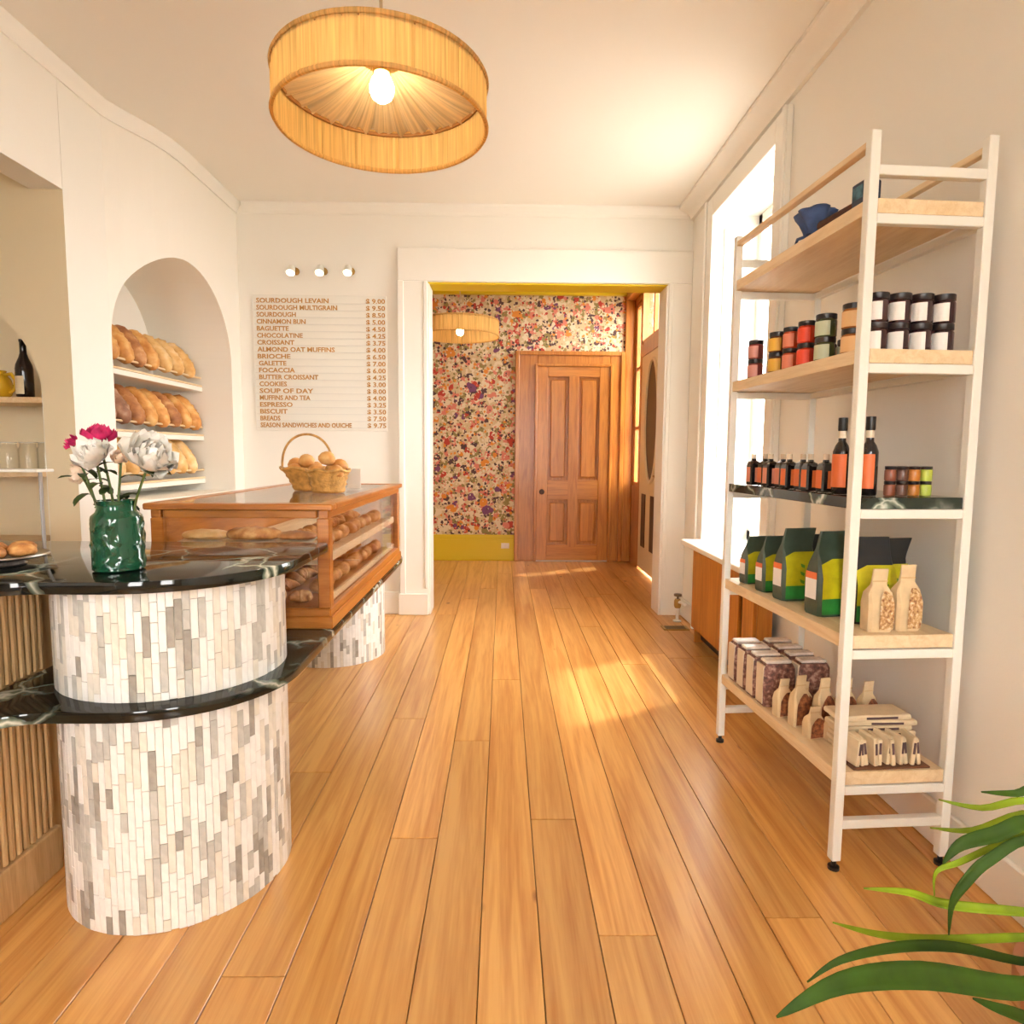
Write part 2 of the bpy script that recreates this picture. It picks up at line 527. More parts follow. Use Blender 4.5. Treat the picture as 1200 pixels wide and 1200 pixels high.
def part(name, mb, m, parent=None, smooth=None, bevel=0.0, label=None, loc=(0, 0, 0), rot=(0, 0, 0)):
    o = link(name, mb.mesh(name, m, smooth, bevel), parent, loc, rot)
    if label:
        o['label'] = label
    return o


def tag(o, label, cat, group=None):
    o['label'], o['category'] = label, cat
    if group:
        o['group'] = group
    return o


def thing(name, label, cat, loc=(0, 0, 0), rotz=0.0, group=None, rot=None):
    o = bpy.data.objects.new(name, None)
    o.empty_display_size = 0.05
    COL.objects.link(o)
    o.location = loc
    o.rotation_euler = rot or (0, 0, rotz)
    return tag(o, label, cat, group)


def struct(name, mb, m, parent=None, smooth=None, bevel=0.0, loc=(0, 0, 0), label=None):
    o = part(name, mb, m, parent, smooth, bevel, loc=loc)
    if parent is None:
        o['kind'] = 'structure'
        o['label'] = label or name.replace('_', ' ')
    return o


def dup(root, loc, rotz=None, label=None, group=None, rot=None, scale=None):
    r = root.copy(); COL.objects.link(r); r.location = loc
    if rotz is not None:
        r.rotation_euler = (0, 0, rotz)
    if rot is not None:
        r.rotation_euler = rot
    if scale:
        r.scale = (scale,) * 3 if not isinstance(scale, tuple) else scale
    if label:
        r['label'] = label
    if group:
        r['group'] = group
    for ch in list(root.children):
        c = ch.copy(); COL.objects.link(c); c.parent = r
        for g in list(ch.children):
            d = g.copy(); COL.objects.link(d); d.parent = c
    return r


# ================================================================== THE SETTING
# floor: a dark subfloor carrying single planks
fl = MB().box(-3.6, 1.75, YF - 0.2, YD + 0.2, -0.12, -0.019)
floor = struct('floor', fl, SUB, label='honey coloured wide plank pine floor')
xc = at_z(567.5, 1000, 0).x
pitch = (at_z(855, 1000, 0).x - at_z(453.3, 1000, 0).x) / 7
ends = {}
for px, py in [(302, 1144), (485, 982), (552, 868), (592, 796.5), (482, 842), (647, 960), (737, 1096), (768, 766), (600, 672), (700, 700), (640, 690), (945, 1075), (370, 905)]:
    q = at_z(px, py, 0)
    ends.setdefault(math.floor((q.x - xc) / pitch), []).append(q.y)
for k in range(-21, 14):
    a, b = xc + k * pitch, xc + (k + 1) * pitch
    a, b = max(a, -3.3), min(b, XH1)
    if b - a < 0.01:
        continue
    cuts = sorted(ends.get(k, []))
    y = YF + random.uniform(0.2, 1.2)
    lst = [YF]
    marks = cuts[:] if cuts else []
    while y < YD - 0.5:
        if all(abs(y - c) > 1.6 for c in cuts) and (b < -0.9 or y > 3.4 or y < 0.9):
            marks.append(y)
        y += random.uniform(1.8, 3.0)
    lst = [YF] + sorted(m for m in marks if YF + 0.3 < m < YD - 0.3) + [YD]
    for y0, y1 in zip(lst[:-1], lst[1:]):
        dz = random.uniform(-0.0006, 0.0002)
        mb = MB().cbox(a + 0.0012, b - 0.0012, y0 + 0.0012, y1 - 0.0012, -0.02, dz, 0.0012)
        part('plank', mb, FLOORW, floor)

struct('ground', MB().box(-40, 40, -40, 40, -0.5, -0.3), mat('pavement', (0.36, 0.345, 0.32), 0.9, var=0.15, vscale=1.0), label='grey pavement outside the shop, added to cut light from below')  # unseen ground plane added to keep sky light from below off the ceiling
cl = MB().box(-3.6, XR + 0.35, YF - 0.2, YB + 0.18, ZC, ZC + 0.12)
struct('ceiling', cl, CEIL, label='cream white painted ceiling')
struct('ceiling_hall', MB().box(XH0 - 0.2, XH1 + 0.3, YB + 0.18, YD + 0.2, ZH, ZH + 0.12), CEIL, label='ceiling of the hall behind the doorway')

# right wall with the window recess
T = 0.32
m = MB()
m.box(XR, XR + T, YF - 0.2, WY0, -0.02, ZC)
m.box(XR, XR + T, WY1, YB + 0.18, -0.02, ZC)
m.box(XR, XR + T, WY0, WY1, -0.02, WZ0)
m.box(XR, XR + T, WY0, WY1, WZ1, ZC)
struct('wall_right', m, WALL, label='cream wall behind the shelving unit')

# wall with the doorway
m = MB()
m.box(-2.6, DW0, YB, YB + 0.18, -0.02, ZC)
m.box(DW1, XR + T, YB, YB + 0.18, -0.02, ZC)
m.box(DW0, DW1, YB, YB + 0.18, DWZ, ZC)
m.box(-2.6, XH1 + 0.3, YB + 0.10, YB + 0.18, ZC, ZH + 0.1)
struct('wall_back', m, WALL, label='white wall with the wide doorway and the menu board')

# wall behind the camera with two unseen windows added for fill daylight
m = MB()
FW = [(-1.4, -0.65), (0.15, 0.9)]
xs = [-3.6, FW[0][0], FW[0][1], FW[1][0], FW[1][1], XR + T]
for k in (0, 2, 4):
    m.box(xs[k], xs[k + 1], YF - 0.2, YF, -0.02, ZC)
for a, b in FW:
    m.box(a, b, YF - 0.2, YF, -0.02, 0.7)
    m.box(a, b, YF - 0.2, YF, 2.6, ZC)
struct('wall_front', m, WALL, label='street wall with two unseen windows added for fill daylight')
for k, (a, b) in enumerate(FW):
    f = MB()
    for x0, x1, z0, z1 in [(a, b, 0.7, 0.76), (a, b, 2.54, 2.6), (a, a + 0.06, 0.76, 2.54), (b - 0.06, b, 0.76, 2.54), (a + 0.06, b - 0.06, 1.95, 2.0)]:
        f.box(x0, x1, YF - 0.12, YF - 0.06, z0, z1)
    fo = struct('window_%d' % (4 + k), f, TRIM, label='white framed unseen window added for fill daylight')
    part('pane', MB().box(a + 0.05, b - 0.05, YF - 0.094, YF - 0.088, 0.75, 2.55), GLASS, fo)
    portal('window_daylight', ((a + b) / 2, YF - 0.25, 1.65), (-pi / 2, 0, 0), b - a, 1.9)

# ---------------- left side: wall, pass-through, alcove with arched niche, curved breast with bread niche
m = MB()
PY0, PY1, PZ = 0.55, 3.089, 2.394
m.box(XL - 0.15, XL, YF - 0.2, PY0, -0.02, ZC)
m.box(XL - 0.15, XL, PY0, PY1, PZ, ZC)
m.box(XL - 0.15, XL, PY1 + 0.002, 3.408, -0.02, ZC)
struct('wall_left', m, WALL, label='white wall with the wide pass-through behind the counter')


def arch_z(u, uc, a, zs, b):
    t = max(-1.0, min(1.0, (u - uc) / a))
    return zs + b * math.sqrt(max(0.0, 1 - t * t))


def arch_wall(u0, u1, z0, z1, uc, a, zs, b, hz0, fmap, bmap, n=28):
    """front skin with an arched hole, the reveal, and the niche's back"""
    mb = MB()
    us = [uc - a * cos(pi * k / n) for k in range(n + 1)]

    def quad(p):
        mb.add(p, [(0, 1, 2, 3)])
    if us[0] > u0 + 1e-4:
        quad([fmap(u0, z0), fmap(us[0], z0), fmap(us[0], z1), fmap(u0, z1)])
    ext = [us[-1] + (u1 - us[-1]) * k / 3 for k in range(4)]
    for p, q in zip(ext[:-1], ext[1:]):
        if q - p > 1e-4:
            quad([fmap(p, z0), fmap(q, z0), fmap(q, z1), fmap(p, z1)])
    for p, q in zip(us[:-1], us[1:]):
        zp, zq = arch_z(p, uc, a, zs, b), arch_z(q, uc, a, zs, b)
        quad([fmap(p, zp), fmap(q, zq), fmap(q, z1), fmap(p, z1)])       # above
        quad([fmap(p, z0), fmap(q, z0), fmap(q, hz0), fmap(p, hz0)])     # below
        quad([fmap(p, zp), fmap(q, zq), bmap(q, zq), bmap(p, zp)])       # vault
        quad([bmap(p, hz0), bmap(q, hz0), bmap(q, zq), bmap(p, zp)])     # back
        quad([fmap(p, hz0), fmap(q, hz0), bmap(q, hz0), bmap(p, hz0)])   # floor of niche
    for u in (us[0], us[-1]):
        z = arch_z(u, uc, a, zs, b)
        quad([fmap(u, hz0), bmap(u, hz0), bmap(u, z), fmap(u, z)])
    return mb


BR = [(3.405, -2.03), (3.50, -2.005), (3.58, -1.972), (3.68, -1.935), (3.80, -1.908), (3.95, -1.895), (4.2, -1.895), (4.72, -1.895)]


def breast_x(y):
    for (ya, xa), (yb, xb) in zip(BR[:-1], BR[1:]):
        if y <= yb:
            t = (y - ya) / (yb - ya)
            return xa + (xb - xa) * t
    return BR[-1][1]


mb = arch_wall(3.405, YB, -0.02, ZC, 3.985, 0.575, 1.79, 0.54, 0.93, lambda u, z: (breast_x(u), u, z), lambda u, z: (-2.44, u, z), 36)
bw = struct('wall_breast', mb, NIC, smooth=30, label='curved white chimney breast with an arched bread niche')
NX0, NX1 = -2.43, -2.10
for zt in (1.645, 1.305, 1.01):
    part('shelf', MB().cbox(NX0, NX1, 3.415, 4.555, zt - 0.03, zt, 0.003), TRIM, bw)
    part('shelf_rail', MB().tube([(NX1 - 0.012, 3.415, zt + 0.062), (NX1 - 0.012, 4.555, zt + 0.062)], 0.007), SHW, bw, smooth=60)
    part('shelf_lip', MB().cbox(NX1 - 0.02, NX1, 3.415, 4.555, zt + 0.001, zt + 0.013, 0.002), SHW, bw)

mb = arch_wall(-3.45, XL, -0.02, ZC, -2.655, 0.48, 1.45, 0.48, 0.55, lambda u, z: (u, PY1, z), lambda u, z: (u, 3.36, z), 28)
aw = struct('wall_alcove_end', mb, ALC, smooth=30, label='alcove wall coloured for warm light, with an arched shelf niche')
for zt in (1.451, 1.10, 0.76):
    part('shelf', MB().cbox(-3.13, -2.18, PY1 + 0.01, 3.35, zt - 0.028, zt, 0.003), SHW, aw)
m = MB()
m.box(-3.6, -3.45, YF - 0.2, 3.6, -0.02, ZC)
m.box(-3.6, -2.5, 3.4, 3.6, -0.02, ZC)
m.box(-3.45, XL - 0.15, PY0 - 0.15, PY0, -0.02, ZC)
struct('wall_alcove', m, ALC, label='walls of the alcove behind the counter, coloured for warm light')


# crown mouldings
def sweep(path, prof):
    """path: list of (x, y) with inward normals computed to the right of travel; prof: (d, z)"""
    mb = MB()
    P = [Vector((x, y, 0)) for x, y in path]
    rings = []
    for i, p in enumerate(P):
        t1 = (P[min(i + 1, len(P) - 1)] - P[max(i - 1, 0)]).normalized()
        nrm = Vector((t1.y, -t1.x, 0))
        rings.append([(p.x + nrm.x * d, p.y + nrm.y * d, z) for d, z in prof])
    return mb.loft(rings)


small = [(0, 2.875), (0.008, 2.875), (0.010, 2.895), (0.02, 2.915), (0.032, 2.935), (0.035, 2.949), (0, 2.949)]
struct('trim_1', sweep([(XL, YF), (XL, 3.40)] + [(x + 0.002, y) for y, x in BR[1:]], small), TRIM, smooth=40, label='slim crown moulding along the left wall and the curved breast')
struct('trim_2', sweep([(-1.85, YB), (XR, YB)], small), TRIM, label='slim crown moulding over the doorway wall')
big = [(0, 2.865), (0.022, 2.865), (0.03, 2.885), (0.05, 2.905), (0.09, 2.92), (0.11, 2.93), (0.11, 2.949), (0, 2.949)]
struct('trim_3', sweep([(XR, YB), (XR, YF)], big), TRIM, smooth=40, label='crown moulding along the window wall')

# doorway casing
def casing(name, boxes, m, label):
    mb = MB()
    for b in boxes:
        mb.cbox(*b, 0.004)
    return struct(name, mb, m, label=label)


casing('trim_4', [(-0.758, DW0, YB - 0.028, YB, 0, DWZ), (-0.758, -0.715, YB - 0.042, YB - 0.028, 0, DWZ), (-0.575, DW0, YB - 0.036, YB - 0.028, 0.2, DWZ), (-0.768, DW0 - 0.004, YB - 0.05, YB - 0.028, 0, 0.16),
                  (DW1, XR, YB - 0.028, YB, 0, DWZ), (DW1, DW1 + 0.03, YB - 0.036, YB - 0.028, 0.2, DWZ), (-0.758, XR, YB - 0.028, YB, DWZ, 2.646)], TRIM, 'wide white casing around the doorway')
struct('trim_5', MB().cbox(DW0 - 0.001, DW0 + 0.012, YB - 0.02, YB + 0.2, 0, DWZ - 0.012, 0.002).cbox(DW1 - 0.012, DW1 + 0.001, YB - 0.02, YB + 0.2, 0, DWZ - 0.012, 0.002), TRIM, label='white door jamb lining')
struct('trim_11', MB().cbox(DW0, DW1, YB + 0.0, YB + 0.2, DWZ - 0.012, DWZ + 0.001, 0.002), YEL, label='mustard yellow head lining of the doorway')
struct('baseboard_back', MB().cbox(-1.895, -0.768, YB - 0.02, YB, 0, 0.17, 0.004), TRIM, label='white baseboard under the menu board')
struct('baseboard_right', MB().cbox(XR - 0.018, XR, YF, WY0 - 0.2, 0.004, 0.14, 0.004).cbox(XR - 0.018, XR, WY1 + 0.14, YB - 0.03, 0.004, 0.14, 0.004), TRIM, label='white baseboard along the window wall')

# window in the right wall: casing, shutters in the reveal, sash
m = MB()
m.cbox(XR - 0.03, XR, WY0 - 0.13, WY0, 0.004, WZ1 + 0.12, 0.004)
m.cbox(XR - 0.045, XR - 0.03, WY0 - 0.13, WY0 - 0.10, 0.004, WZ1 + 0.12, 0.004)
m.cbox(XR - 0.03, XR, WY1, WY1 + 0.13, 0.004, WZ1 + 0.12, 0.004)
m.cbox(XR - 0.045, XR - 0.03, WY1 + 0.10, WY1 + 0.13, 0.004, WZ1 + 0.12, 0.004)
m.cbox(XR - 0.03, XR, WY0, WY1, WZ1, WZ1 + 0.12, 0.004)
struct('trim_6', m, TRIM, label='white casing around the tall window')
f = MB()
gx0, gx1 = WXG - 0.02, WXG + 0.025
z0, z1 = WZ0 + 0.02, WZ1
for a, b, c, d in [(WY0, WY1, z0, z0 + 0.07), (WY0, WY1, z1 - 0.06, z1), (WY0, WY0 + 0.055, z0, z1), (WY1 - 0.055, WY1, z0, z1), (WY0, WY1, 1.66, 1.71)]:
    f.cbox(gx0, gx1, a, b, c, d, 0.003)
win = struct('window_1', f, TRIM, label='tall white sash window full of daylight')
part('pane', MB().box(WXG, WXG + 0.005, WY0 + 0.05, WY1 - 0.05, z0 + 0.065, 1.665), GLASS, win)
part('pane', MB().box(WXG, WXG + 0.005, WY0 + 0.05, WY1 - 0.05, 1.705, z1 - 0.055), GLASS, win)
for zz0, zz1 in ((z0 + 0.05, 1.3), (1.36, z1 - 0.08)):
    for yy in (WY1 - 0.012, WY0):
        part('shutter_panel', MB().cbox(XR + 0.05, WXG - 0.05, yy, yy + 0.012, zz0, zz1, 0.004), TRIM, win)
part('window_sill', MB().cbox(1.19, WXG - 0.02, WY0 - 0.16, WY1 + 0.02, 0.605, 0.64, 0.006), TRIM, win)
hk = at_z(882, 222, WZ1)
part('hook', MB().tube([(1.47, 3.62, WZ1), (1.47, 3.62, WZ1 - 0.03), (1.485, 3.62, WZ1 - 0.05), (1.47, 3.62, WZ1 - 0.065), (1.455, 3.62, WZ1 - 0.055)], 0.005, 6), STEEL, win, smooth=60)
portal('window_daylight', (WXG + 0.06, (WY0 + WY1) / 2, (WZ0 + WZ1) / 2), (0, pi / 2, 0), WZ1 - WZ0, WY1 - WY0)

# ---------------- the hall behind the doorway
m = MB().box(XH0 - 0.2, XH1 + 0.3, YD, YD + 0.2, -0.02, ZH)
hw = struct('wall_hall_end', m, PAPER, label='hall wall covered in floral wallpaper')
struct('wall_hall_left', MB().box(XH0 - 0.2, XH0, YB + 0.18, YD, -0.02, ZH), PAPER, label='left hall wall in floral wallpaper')
struct('baseboard_hall', MB().cbox(XH0, 0.128, YD - 0.02, YD, 0, 0.293, 0.004).cbox(XH0, 0.128, YD - 0.03, YD - 0.02, 0.0, 0.24, 0.004), YEL, label='tall mustard yellow baseboard')
struct('trim_7', MB().cbox(XH0, XH1, YD - 0.05, YD, 2.91, ZH, 0.006).cbox(XH0, XH1, YD - 0.065, YD - 0.05, 2.91, 2.94, 0.004), YEL, label='mustard yellow cornice over the wallpaper')
# wooden door
dx0, dx1, dz = 0.374, 1.169, 2.148
door = struct('door_1', MB().box(dx0, dx1, YD - 0.022, YD - 0.002, 0.012, dz), OAK, label='amber wooden four panel door')
S = []
sw = 0.115
xm = (dx0 + dx1) / 2
for a, b, c, d in [(dx0, dx0 + sw, 0.012, dz), (dx1 - sw, dx1, 0.012, dz), (xm - 0.055, xm + 0.055, 0.16, dz - 0.1)]:
    part('door_stile', MB().cbox(a, b, YD - 0.05, YD - 0.022, c, d, 0.004), OAK, door)
for c, d in [(0.012, 0.19), (0.69, 0.91), (dz - 0.11, dz)]:
    part('door_rail', MB().cbox(dx0 + sw, dx1 - sw, YD - 0.0495, YD - 0.022, c, d, 0.004), OAKH, door)
for c, d in [(0.19, 0.69), (0.91, dz - 0.11)]:
    for a, b in [(dx0 + sw, xm - 0.055), (xm + 0.055, dx1 - sw)]:
        part('door_panel', MB().cbox(a + 0.03, b - 0.03, YD - 0.038, YD - 0.022, c + 0.03, d - 0.03, 0.012), OAK, door)
kb = at_y(626, 576, YD - 0.05)
part('door_knob', MB().lathe([(0.026, 0), (0.026, 0.006), (0.012, 0.01), (0.012, 0.03), (0.028, 0.042), (0.03, 0.055), (0.018, 0.068), (0, 0.07)], 14).xf(Matrix.Translation((dx0 + 0.055, YD - 0.05, kb.z)) @ Matrix.Rotation(pi / 2, 4, 'X')), mat('dark_bronze', (0.05, 0.025, 0.015), 0.35, 0.8), door, smooth=40, label='dark round door knob')
cs = MB()
for b in [(0.129, dx0, YD - 0.03, YD, 0, 2.315), (dx1, 1.33, YD - 0.03, YD, 0, 2.315), (dx0, dx1, YD - 0.03, YD, dz, 2.315), (0.129, 0.175, YD - 0.055, YD - 0.03, 0, 2.315), (1.285, 1.33, YD - 0.055, YD - 0.03, 0, 2.315), (0.175, 1.285, YD - 0.055, YD - 0.03, 2.27, 2.315), (dx0 - 0.03, dx0, YD - 0.065, YD - 0.03, 0, dz + 0.03), (dx1, dx1 + 0.03, YD - 0.065, YD - 0.03, 0, dz + 0.03), (dx0, dx1, YD - 0.065, YD - 0.03, dz, dz + 0.03)]:
    cs.cbox(*b, 0.006)
struct('trim_8', cs, OAK, label='moulded amber wood casing of the hall door')
struct('trim_9', MB().cbox(dx0, dx1, YD - 0.07, YD - 0.0, 0.0, 0.012, 0.003), mat('worn_threshold', (0.5, 0.42, 0.33), 0.4), label='pale worn door threshold')
# wood framed entrance side wall with storm door, transom and sidelight
m = MB()
e0, e1 = XH1, XH1 + 0.10
m.box(e0, e1 + 0.1, YB + 0.18, 5.60, -0.02, ZH)
for b in [(5.60, 5.68, -0.02, ZH), (6.70, 6.79, -0.02, ZH), (7.06, YD, -0.02, ZH), (5.68, 6.70, 2.91, ZH), (5.68, 6.70, 2.20, 2.32), (6.79, 7.06, 2.80, ZH), (6.79, 7.06, -0.02, 0.86)]:
    m.box(e0, e1, b[0], b[1], b[2], b[3])
struct('wall_hall_right', m, OAK, label='amber wood entrance wall with sidelight and transom')
struct('trim_10', MB().cbox(1.33, XH1, YD - 0.04, YD, 0, 2.91, 0.006).cbox(XH1 - 0.10, XH1, 6.6, YD - 0.02, 2.86, 2.95, 0.006).cbox(XH1 - 0.05, XH1, 5.5, 6.6, 2.88, 2.95, 0.006), OAK, label='amber corner boards of the entrance')
f = MB()
for b in [(5.68, 6.70, 2.32, 2.37), (5.68, 6.70, 2.86, 2.91), (6.24, 6.28, 2.37, 2.86)]:
    f.cbox(e0 + 0.01, e0 + 0.05, b[0], b[1], b[2], b[3], 0.003)
t = struct('window_2', f, OAK, label='two pane transom over the cream storm door')
for a, b in ((5.68, 6.24), (6.28, 6.70)):
    part('pane', MB().box(e0 + 0.028, e0 + 0.032, a, b, 2.36, 2.87), GLASS, t)
f = MB()
for b in [(6.79, 6.81, 0.86, 2.80), (7.03, 7.06, 0.86, 2.80), (6.81, 7.03, 1.47, 1.50), (6.81, 7.03, 2.1, 2.13), (6.81, 7.03, 0.86, 0.9), (6.81, 7.03, 2.76, 2.8)]:
    f.cbox(e0 + 0.01, e0 + 0.05, b[0], b[1], b[2], b[3], 0.003)
t = struct('window_3', f, OAK, label='narrow sidelight window beside the storm door')
for a, b in ((0.88, 1.48), (1.49, 2.11), (2.12, 2.78)):
    part('pane', MB().box(e0 + 0.028, e0 + 0.032, 6.80, 7.04, a, b), GLASS, t)
d2 = struct('door_2', MB().cbox(e0 + 0.0, e0 + 0.04, 5.685, 6.695, 0.02, 2.195, 0.005), CREAMP, label='cream storm door with an oval glass')
ov = MB()
N = 32
ov.add([(e0 - 0.006, 6.17, 1.52)] + [(e0 - 0.006, 6.17 + 0.25 * cos(2 * pi * k / N), 1.52 + 0.58 * sin(2 * pi * k / N)) for k in range(N)], [(0, k + 1, (k + 1) % N + 1) for k in range(N)])
part('oval_pane', ov, DARKGL, d2)
part('oval_frame', MB().tube([(e0 - 0.008, 6.17 + 0.26 * cos(2 * pi * k / N), 1.52 + 0.59 * sin(2 * pi * k / N)) for k in range(N)], 0.018, 6, True), CREAMP, d2, smooth=50)
for a, b in ((5.99, 6.16), (6.38, 6.55)):
    part('door_slot', MB().box(e0 - 0.006, e0, a, b, 0.26, 0.80), DARKGL, d2)
part('door_handle', MB().tube([(e0, 5.76, 1.0), (e0 - 0.05, 5.76, 1.0), (e0 - 0.05, 5.86, 1.0)], 0.009, 8), BRASS, d2, smooth=40)
portal('transom_daylight', (e0 + 0.12, 6.14, 2.61), (0, pi / 2, 0), 0.58, 0.95)
portal('sidelight_daylight', (e0 + 0.12, 6.89, 1.83), (0, pi / 2, 0), 1.95, 0.34)
# outlet on the yellow baseboard
q = at_y(592, 633, YD - 0.03)
t = thing('wall_outlet', 'white power outlet on the yellow hall baseboard', 'outlet', (0.03, YD - 0.03, 0.17))
part('cover_plate', MB().cbox(-0.045, 0.045, -0.008, 0, -0.03, 0.03, 0.003), LABELW, t)
for s_ in (-0.02, 0.02):
    part('socket', MB().cbox(s_ - 0.013, s_ + 0.013, -0.011, -0.008, -0.018, 0.018, 0.002), TRIM, t)


# ================================================================== FURNITURE
# ---------------- tiled columns
def tile_column(name, label, cx, cy, R_, spans, n_obj, seedv):
    rnd = random.Random(seedv)
    t = thing(name, label, 'column', (cx, cy, 0), group=None)
    for z0, z1 in spans:
        part('column_core', MB().lathe([(R_ - 0.006, z0), (R_ - 0.006, z1)], 48), GROUT, t, smooth=40)
    ncol = round(2 * pi * R_ / 0.0175)
    tw = 2 * pi * R_ / ncol - 0.0008
    tiles = []
    to_cam = math.atan2(-cy, -cx)
    for k in range(ncol):
        a = 2 * pi * k / ncol
        for z0, z1 in spans:
            z = z0 - rnd.uniform(0, 0.06)
            while z < z1 - 0.004:
                L = rnd.choice((0.05, 0.075, 0.1, 0.1))
                ze = z + L
                lo, hi = max(z, z0), min(ze, z1)
                if hi - lo > 0.008:
                    mi = rnd.choices((0, 3, 1, 2), (6.2, 2.4, 1.9, 1.4))[0]
                    facing = cos((a - to_cam + pi) % (2 * pi) - pi)
                    tiles.append((facing * (hi - lo), a, lo, hi, mi, facing))
                z = ze
    tiles.sort(key=lambda q: -q[0])
    cache = {}
    rest = MB()
    for i, (sc_, a, lo, hi, mi, fc) in enumerate(tiles):
        L = round(hi - lo - 0.0012, 3)
        if i < n_obj:
            key = (L, mi)
            if key not in cache:
                cache[key] = MB().cbox(-0.006, 0.0, -tw / 2, tw / 2, -L / 2, L / 2, 0.0008).mesh('tile', TILES[mi])
            link('tile', cache[key], t, (R_ * cos(a), R_ * sin(a), (lo + hi) / 2), (0, 0, a))
        else:
            o = len(rest.v)
            b = MB().box(-0.006, 0.0, -tw / 2, tw / 2, -L / 2, L / 2)
            b.xf(Matrix.Translation((R_ * cos(a), R_ * sin(a), (lo + hi) / 2)) @ Matrix.Rotation(a, 4, 'Z'))
            rest.add(b.v, b.f, mi)
    o = part('tile_field', rest, TILES, t)
    o['kind'] = 'stuff'
    return t


CTZ0, CTZ1, LGZ0, LGZ1 = 0.872, 0.902, 0.568, 0.596
CX, CY, CR = -0.92, 1.79, 0.29
tile_column('tiled_column', 'round column of grey and white strip mosaic under the black counter top', CX, CY, CR, [(0.0, LGZ0), (LGZ1, CTZ0)], 300, 3)
tile_column('tiled_column', 'low mosaic column under the far end of the display case', -1.0, 3.78, CR, [(0.0, LGZ0)], 0, 5)


# ---------------- marble slabs
def arc(cx, cy, r, a0, a1, n):
    return [(cx + r * cos(math.radians(a0 + (a1 - a0) * k / n)), cy + r * sin(math.radians(a0 + (a1 - a0) * k / n))) for k in range(n + 1)]


RO = 0.345
top = [(-1.93, 0.15), (-1.2, 0.15)] + arc(-1.05, 1.295, 0.15, 180, 90, 10) + arc(CX, CY, RO, -90, 0, 28) + arc(CX + RO - 0.03, 2.09, 0.03, 0, 90, 5) + [(-1.93, 2.12)]
o = part('marble_countertop', MB().prism(top, CTZ0, CTZ1), MARB, None, smooth=30, bevel=0.006)
tag(o, 'polished black veined marble counter top with a rounded end', 'counter top')
led = [(-1.27, 0.15), (-1.2, 0.15)] + arc(-1.05, 1.295, 0.15, 180, 90, 10) + arc(CX, CY, RO, -90, 0, 28) + arc(-1.0, 3.62, 0.425, 0, 90, 20) + arc(-1.0, 3.62, 0.27, 90, 180, 6) + [(-1.27, 2.2)]
o = part('marble_ledge', MB().prism(led, LGZ0, LGZ1), MARB, None, smooth=30, bevel=0.006)
tag(o, 'long black veined marble ledge carrying the wooden display case', 'ledge')

# ---------------- fluted counter front
t = thing('service_counter', 'pine counter with a fluted vertical slat front', 'counter', (-1.275, 0.15, 0))
part('counter_body', MB().box(-0.62, -0.022, 0.0, 1.9, 0.0, CTZ0), SLATW, t)
part('baseboard', MB().cbox(-0.022, 0.012, 0.0, 1.62, 0.0, 0.13, 0.004), SLATW, t)
sm = {}
y = 0.55
while y < 1.62:
    for z0, z1 in ((0.131, LGZ0), (LGZ1, CTZ0)):
        key = z0
        if key not in sm:
            pr = [(-0.022, -0.009), (-0.004, -0.009), (0.0, -0.005), (0.0, 0.005), (-0.004, 0.009), (-0.022, 0.009)]
            sm[key] = MB().prism(pr, z0, z1).mesh('slat', SLATW)
        link('slat', sm[key], t, (0, y, 0))
    y += 0.0245

# ---------------- display case
X0, X1, Y0, Y1, Z0, Z1 = -1.19, -0.588, 2.165, 3.63, LGZ1, 1.026
dc = thing('display_case', 'glazed cherry wood display case full of pastries on the marble ledge', 'display case', (X0, Y0, Z0))
W_, D_, H_ = X1 - X0, Y1 - Y0, Z1 - Z0
ps = 0.042
bs_ = part('base', MB().cbox(-0.0, W_, 0, D_, 0.0, 0.07, 0.004), CASEW, dc)
part('base_moulding', MB().cbox(-0.006, W_ + 0.008, -0.01, 0.0, 0.0, 0.045, 0.004).cbox(W_, W_ + 0.008, -0.01, D_ + 0.006, 0.0, 0.045, 0.003), CASEW, bs_)
for a, b in ((0, 0), (W_ - ps, 0), (0, D_ - ps), (W_ - ps, D_ - ps)):
    part('post', MB().cbox(a, a + ps, b, b + ps, 0.07, H_ - 0.05, 0.003), CASEW, dc)
for bx in [(ps, W_ - ps, 0.002, ps - 0.006), (ps, W_ - ps, D_ - ps + 0.006, D_ - 0.002)]:
    part('top_rail', MB().cbox(bx[0], bx[1], bx[2], bx[3], H_ - 0.05, H_ - 0.022, 0.003), CASEW, dc)
for bx in [(0.002, ps - 0.006), (W_ - ps + 0.006, W_ - 0.002)]:
    part('top_rail', MB().cbox(bx[0], bx[1], 0, D_, H_ - 0.05, H_ - 0.022, 0.003), CASEW, dc)
fr = MB()
ov_ = 0.016
fr.cbox(-ov_, W_ + ov_, -ov_, 0.045, H_ - 0.022, H_, 0.004).cbox(-ov_, W_ + ov_, D_ - 0.045, D_ + ov_, H_ - 0.022, H_, 0.004)
fr.cbox(-ov_, 0.045, 0.045, D_ - 0.045, H_ - 0.022, H_, 0.004).cbox(W_ - 0.045, W_ + ov_, 0.045, D_ - 0.045, H_ - 0.022, H_, 0.004)
part('top_frame', fr, CASEW, dc)
part('glass_top', MB().box(0.04, W_ - 0.04, 0.04, D_ - 0.04, H_ - 0.008, H_ - 0.002), GLASS, dc)
part('side_pane', MB().box(W_ - 0.022, W_ - 0.018, ps, D_ - ps, 0.07, H_ - 0.05), GLASS, dc)
part('front_pane', MB().box(ps, W_ - ps, 0.018, 0.022, 0.07, H_ - 0.05), GLASS, dc)
part('far_pane', MB().box(ps, W_ - ps, D_ - 0.022, D_ - 0.018, 0.07, H_ - 0.05), GLASS, dc)
part('back_panel', MB().box(0.01, 0.022, ps, D_ - ps, 0.07, H_ - 0.05), CASEW, dc)
SH2 = 0.235
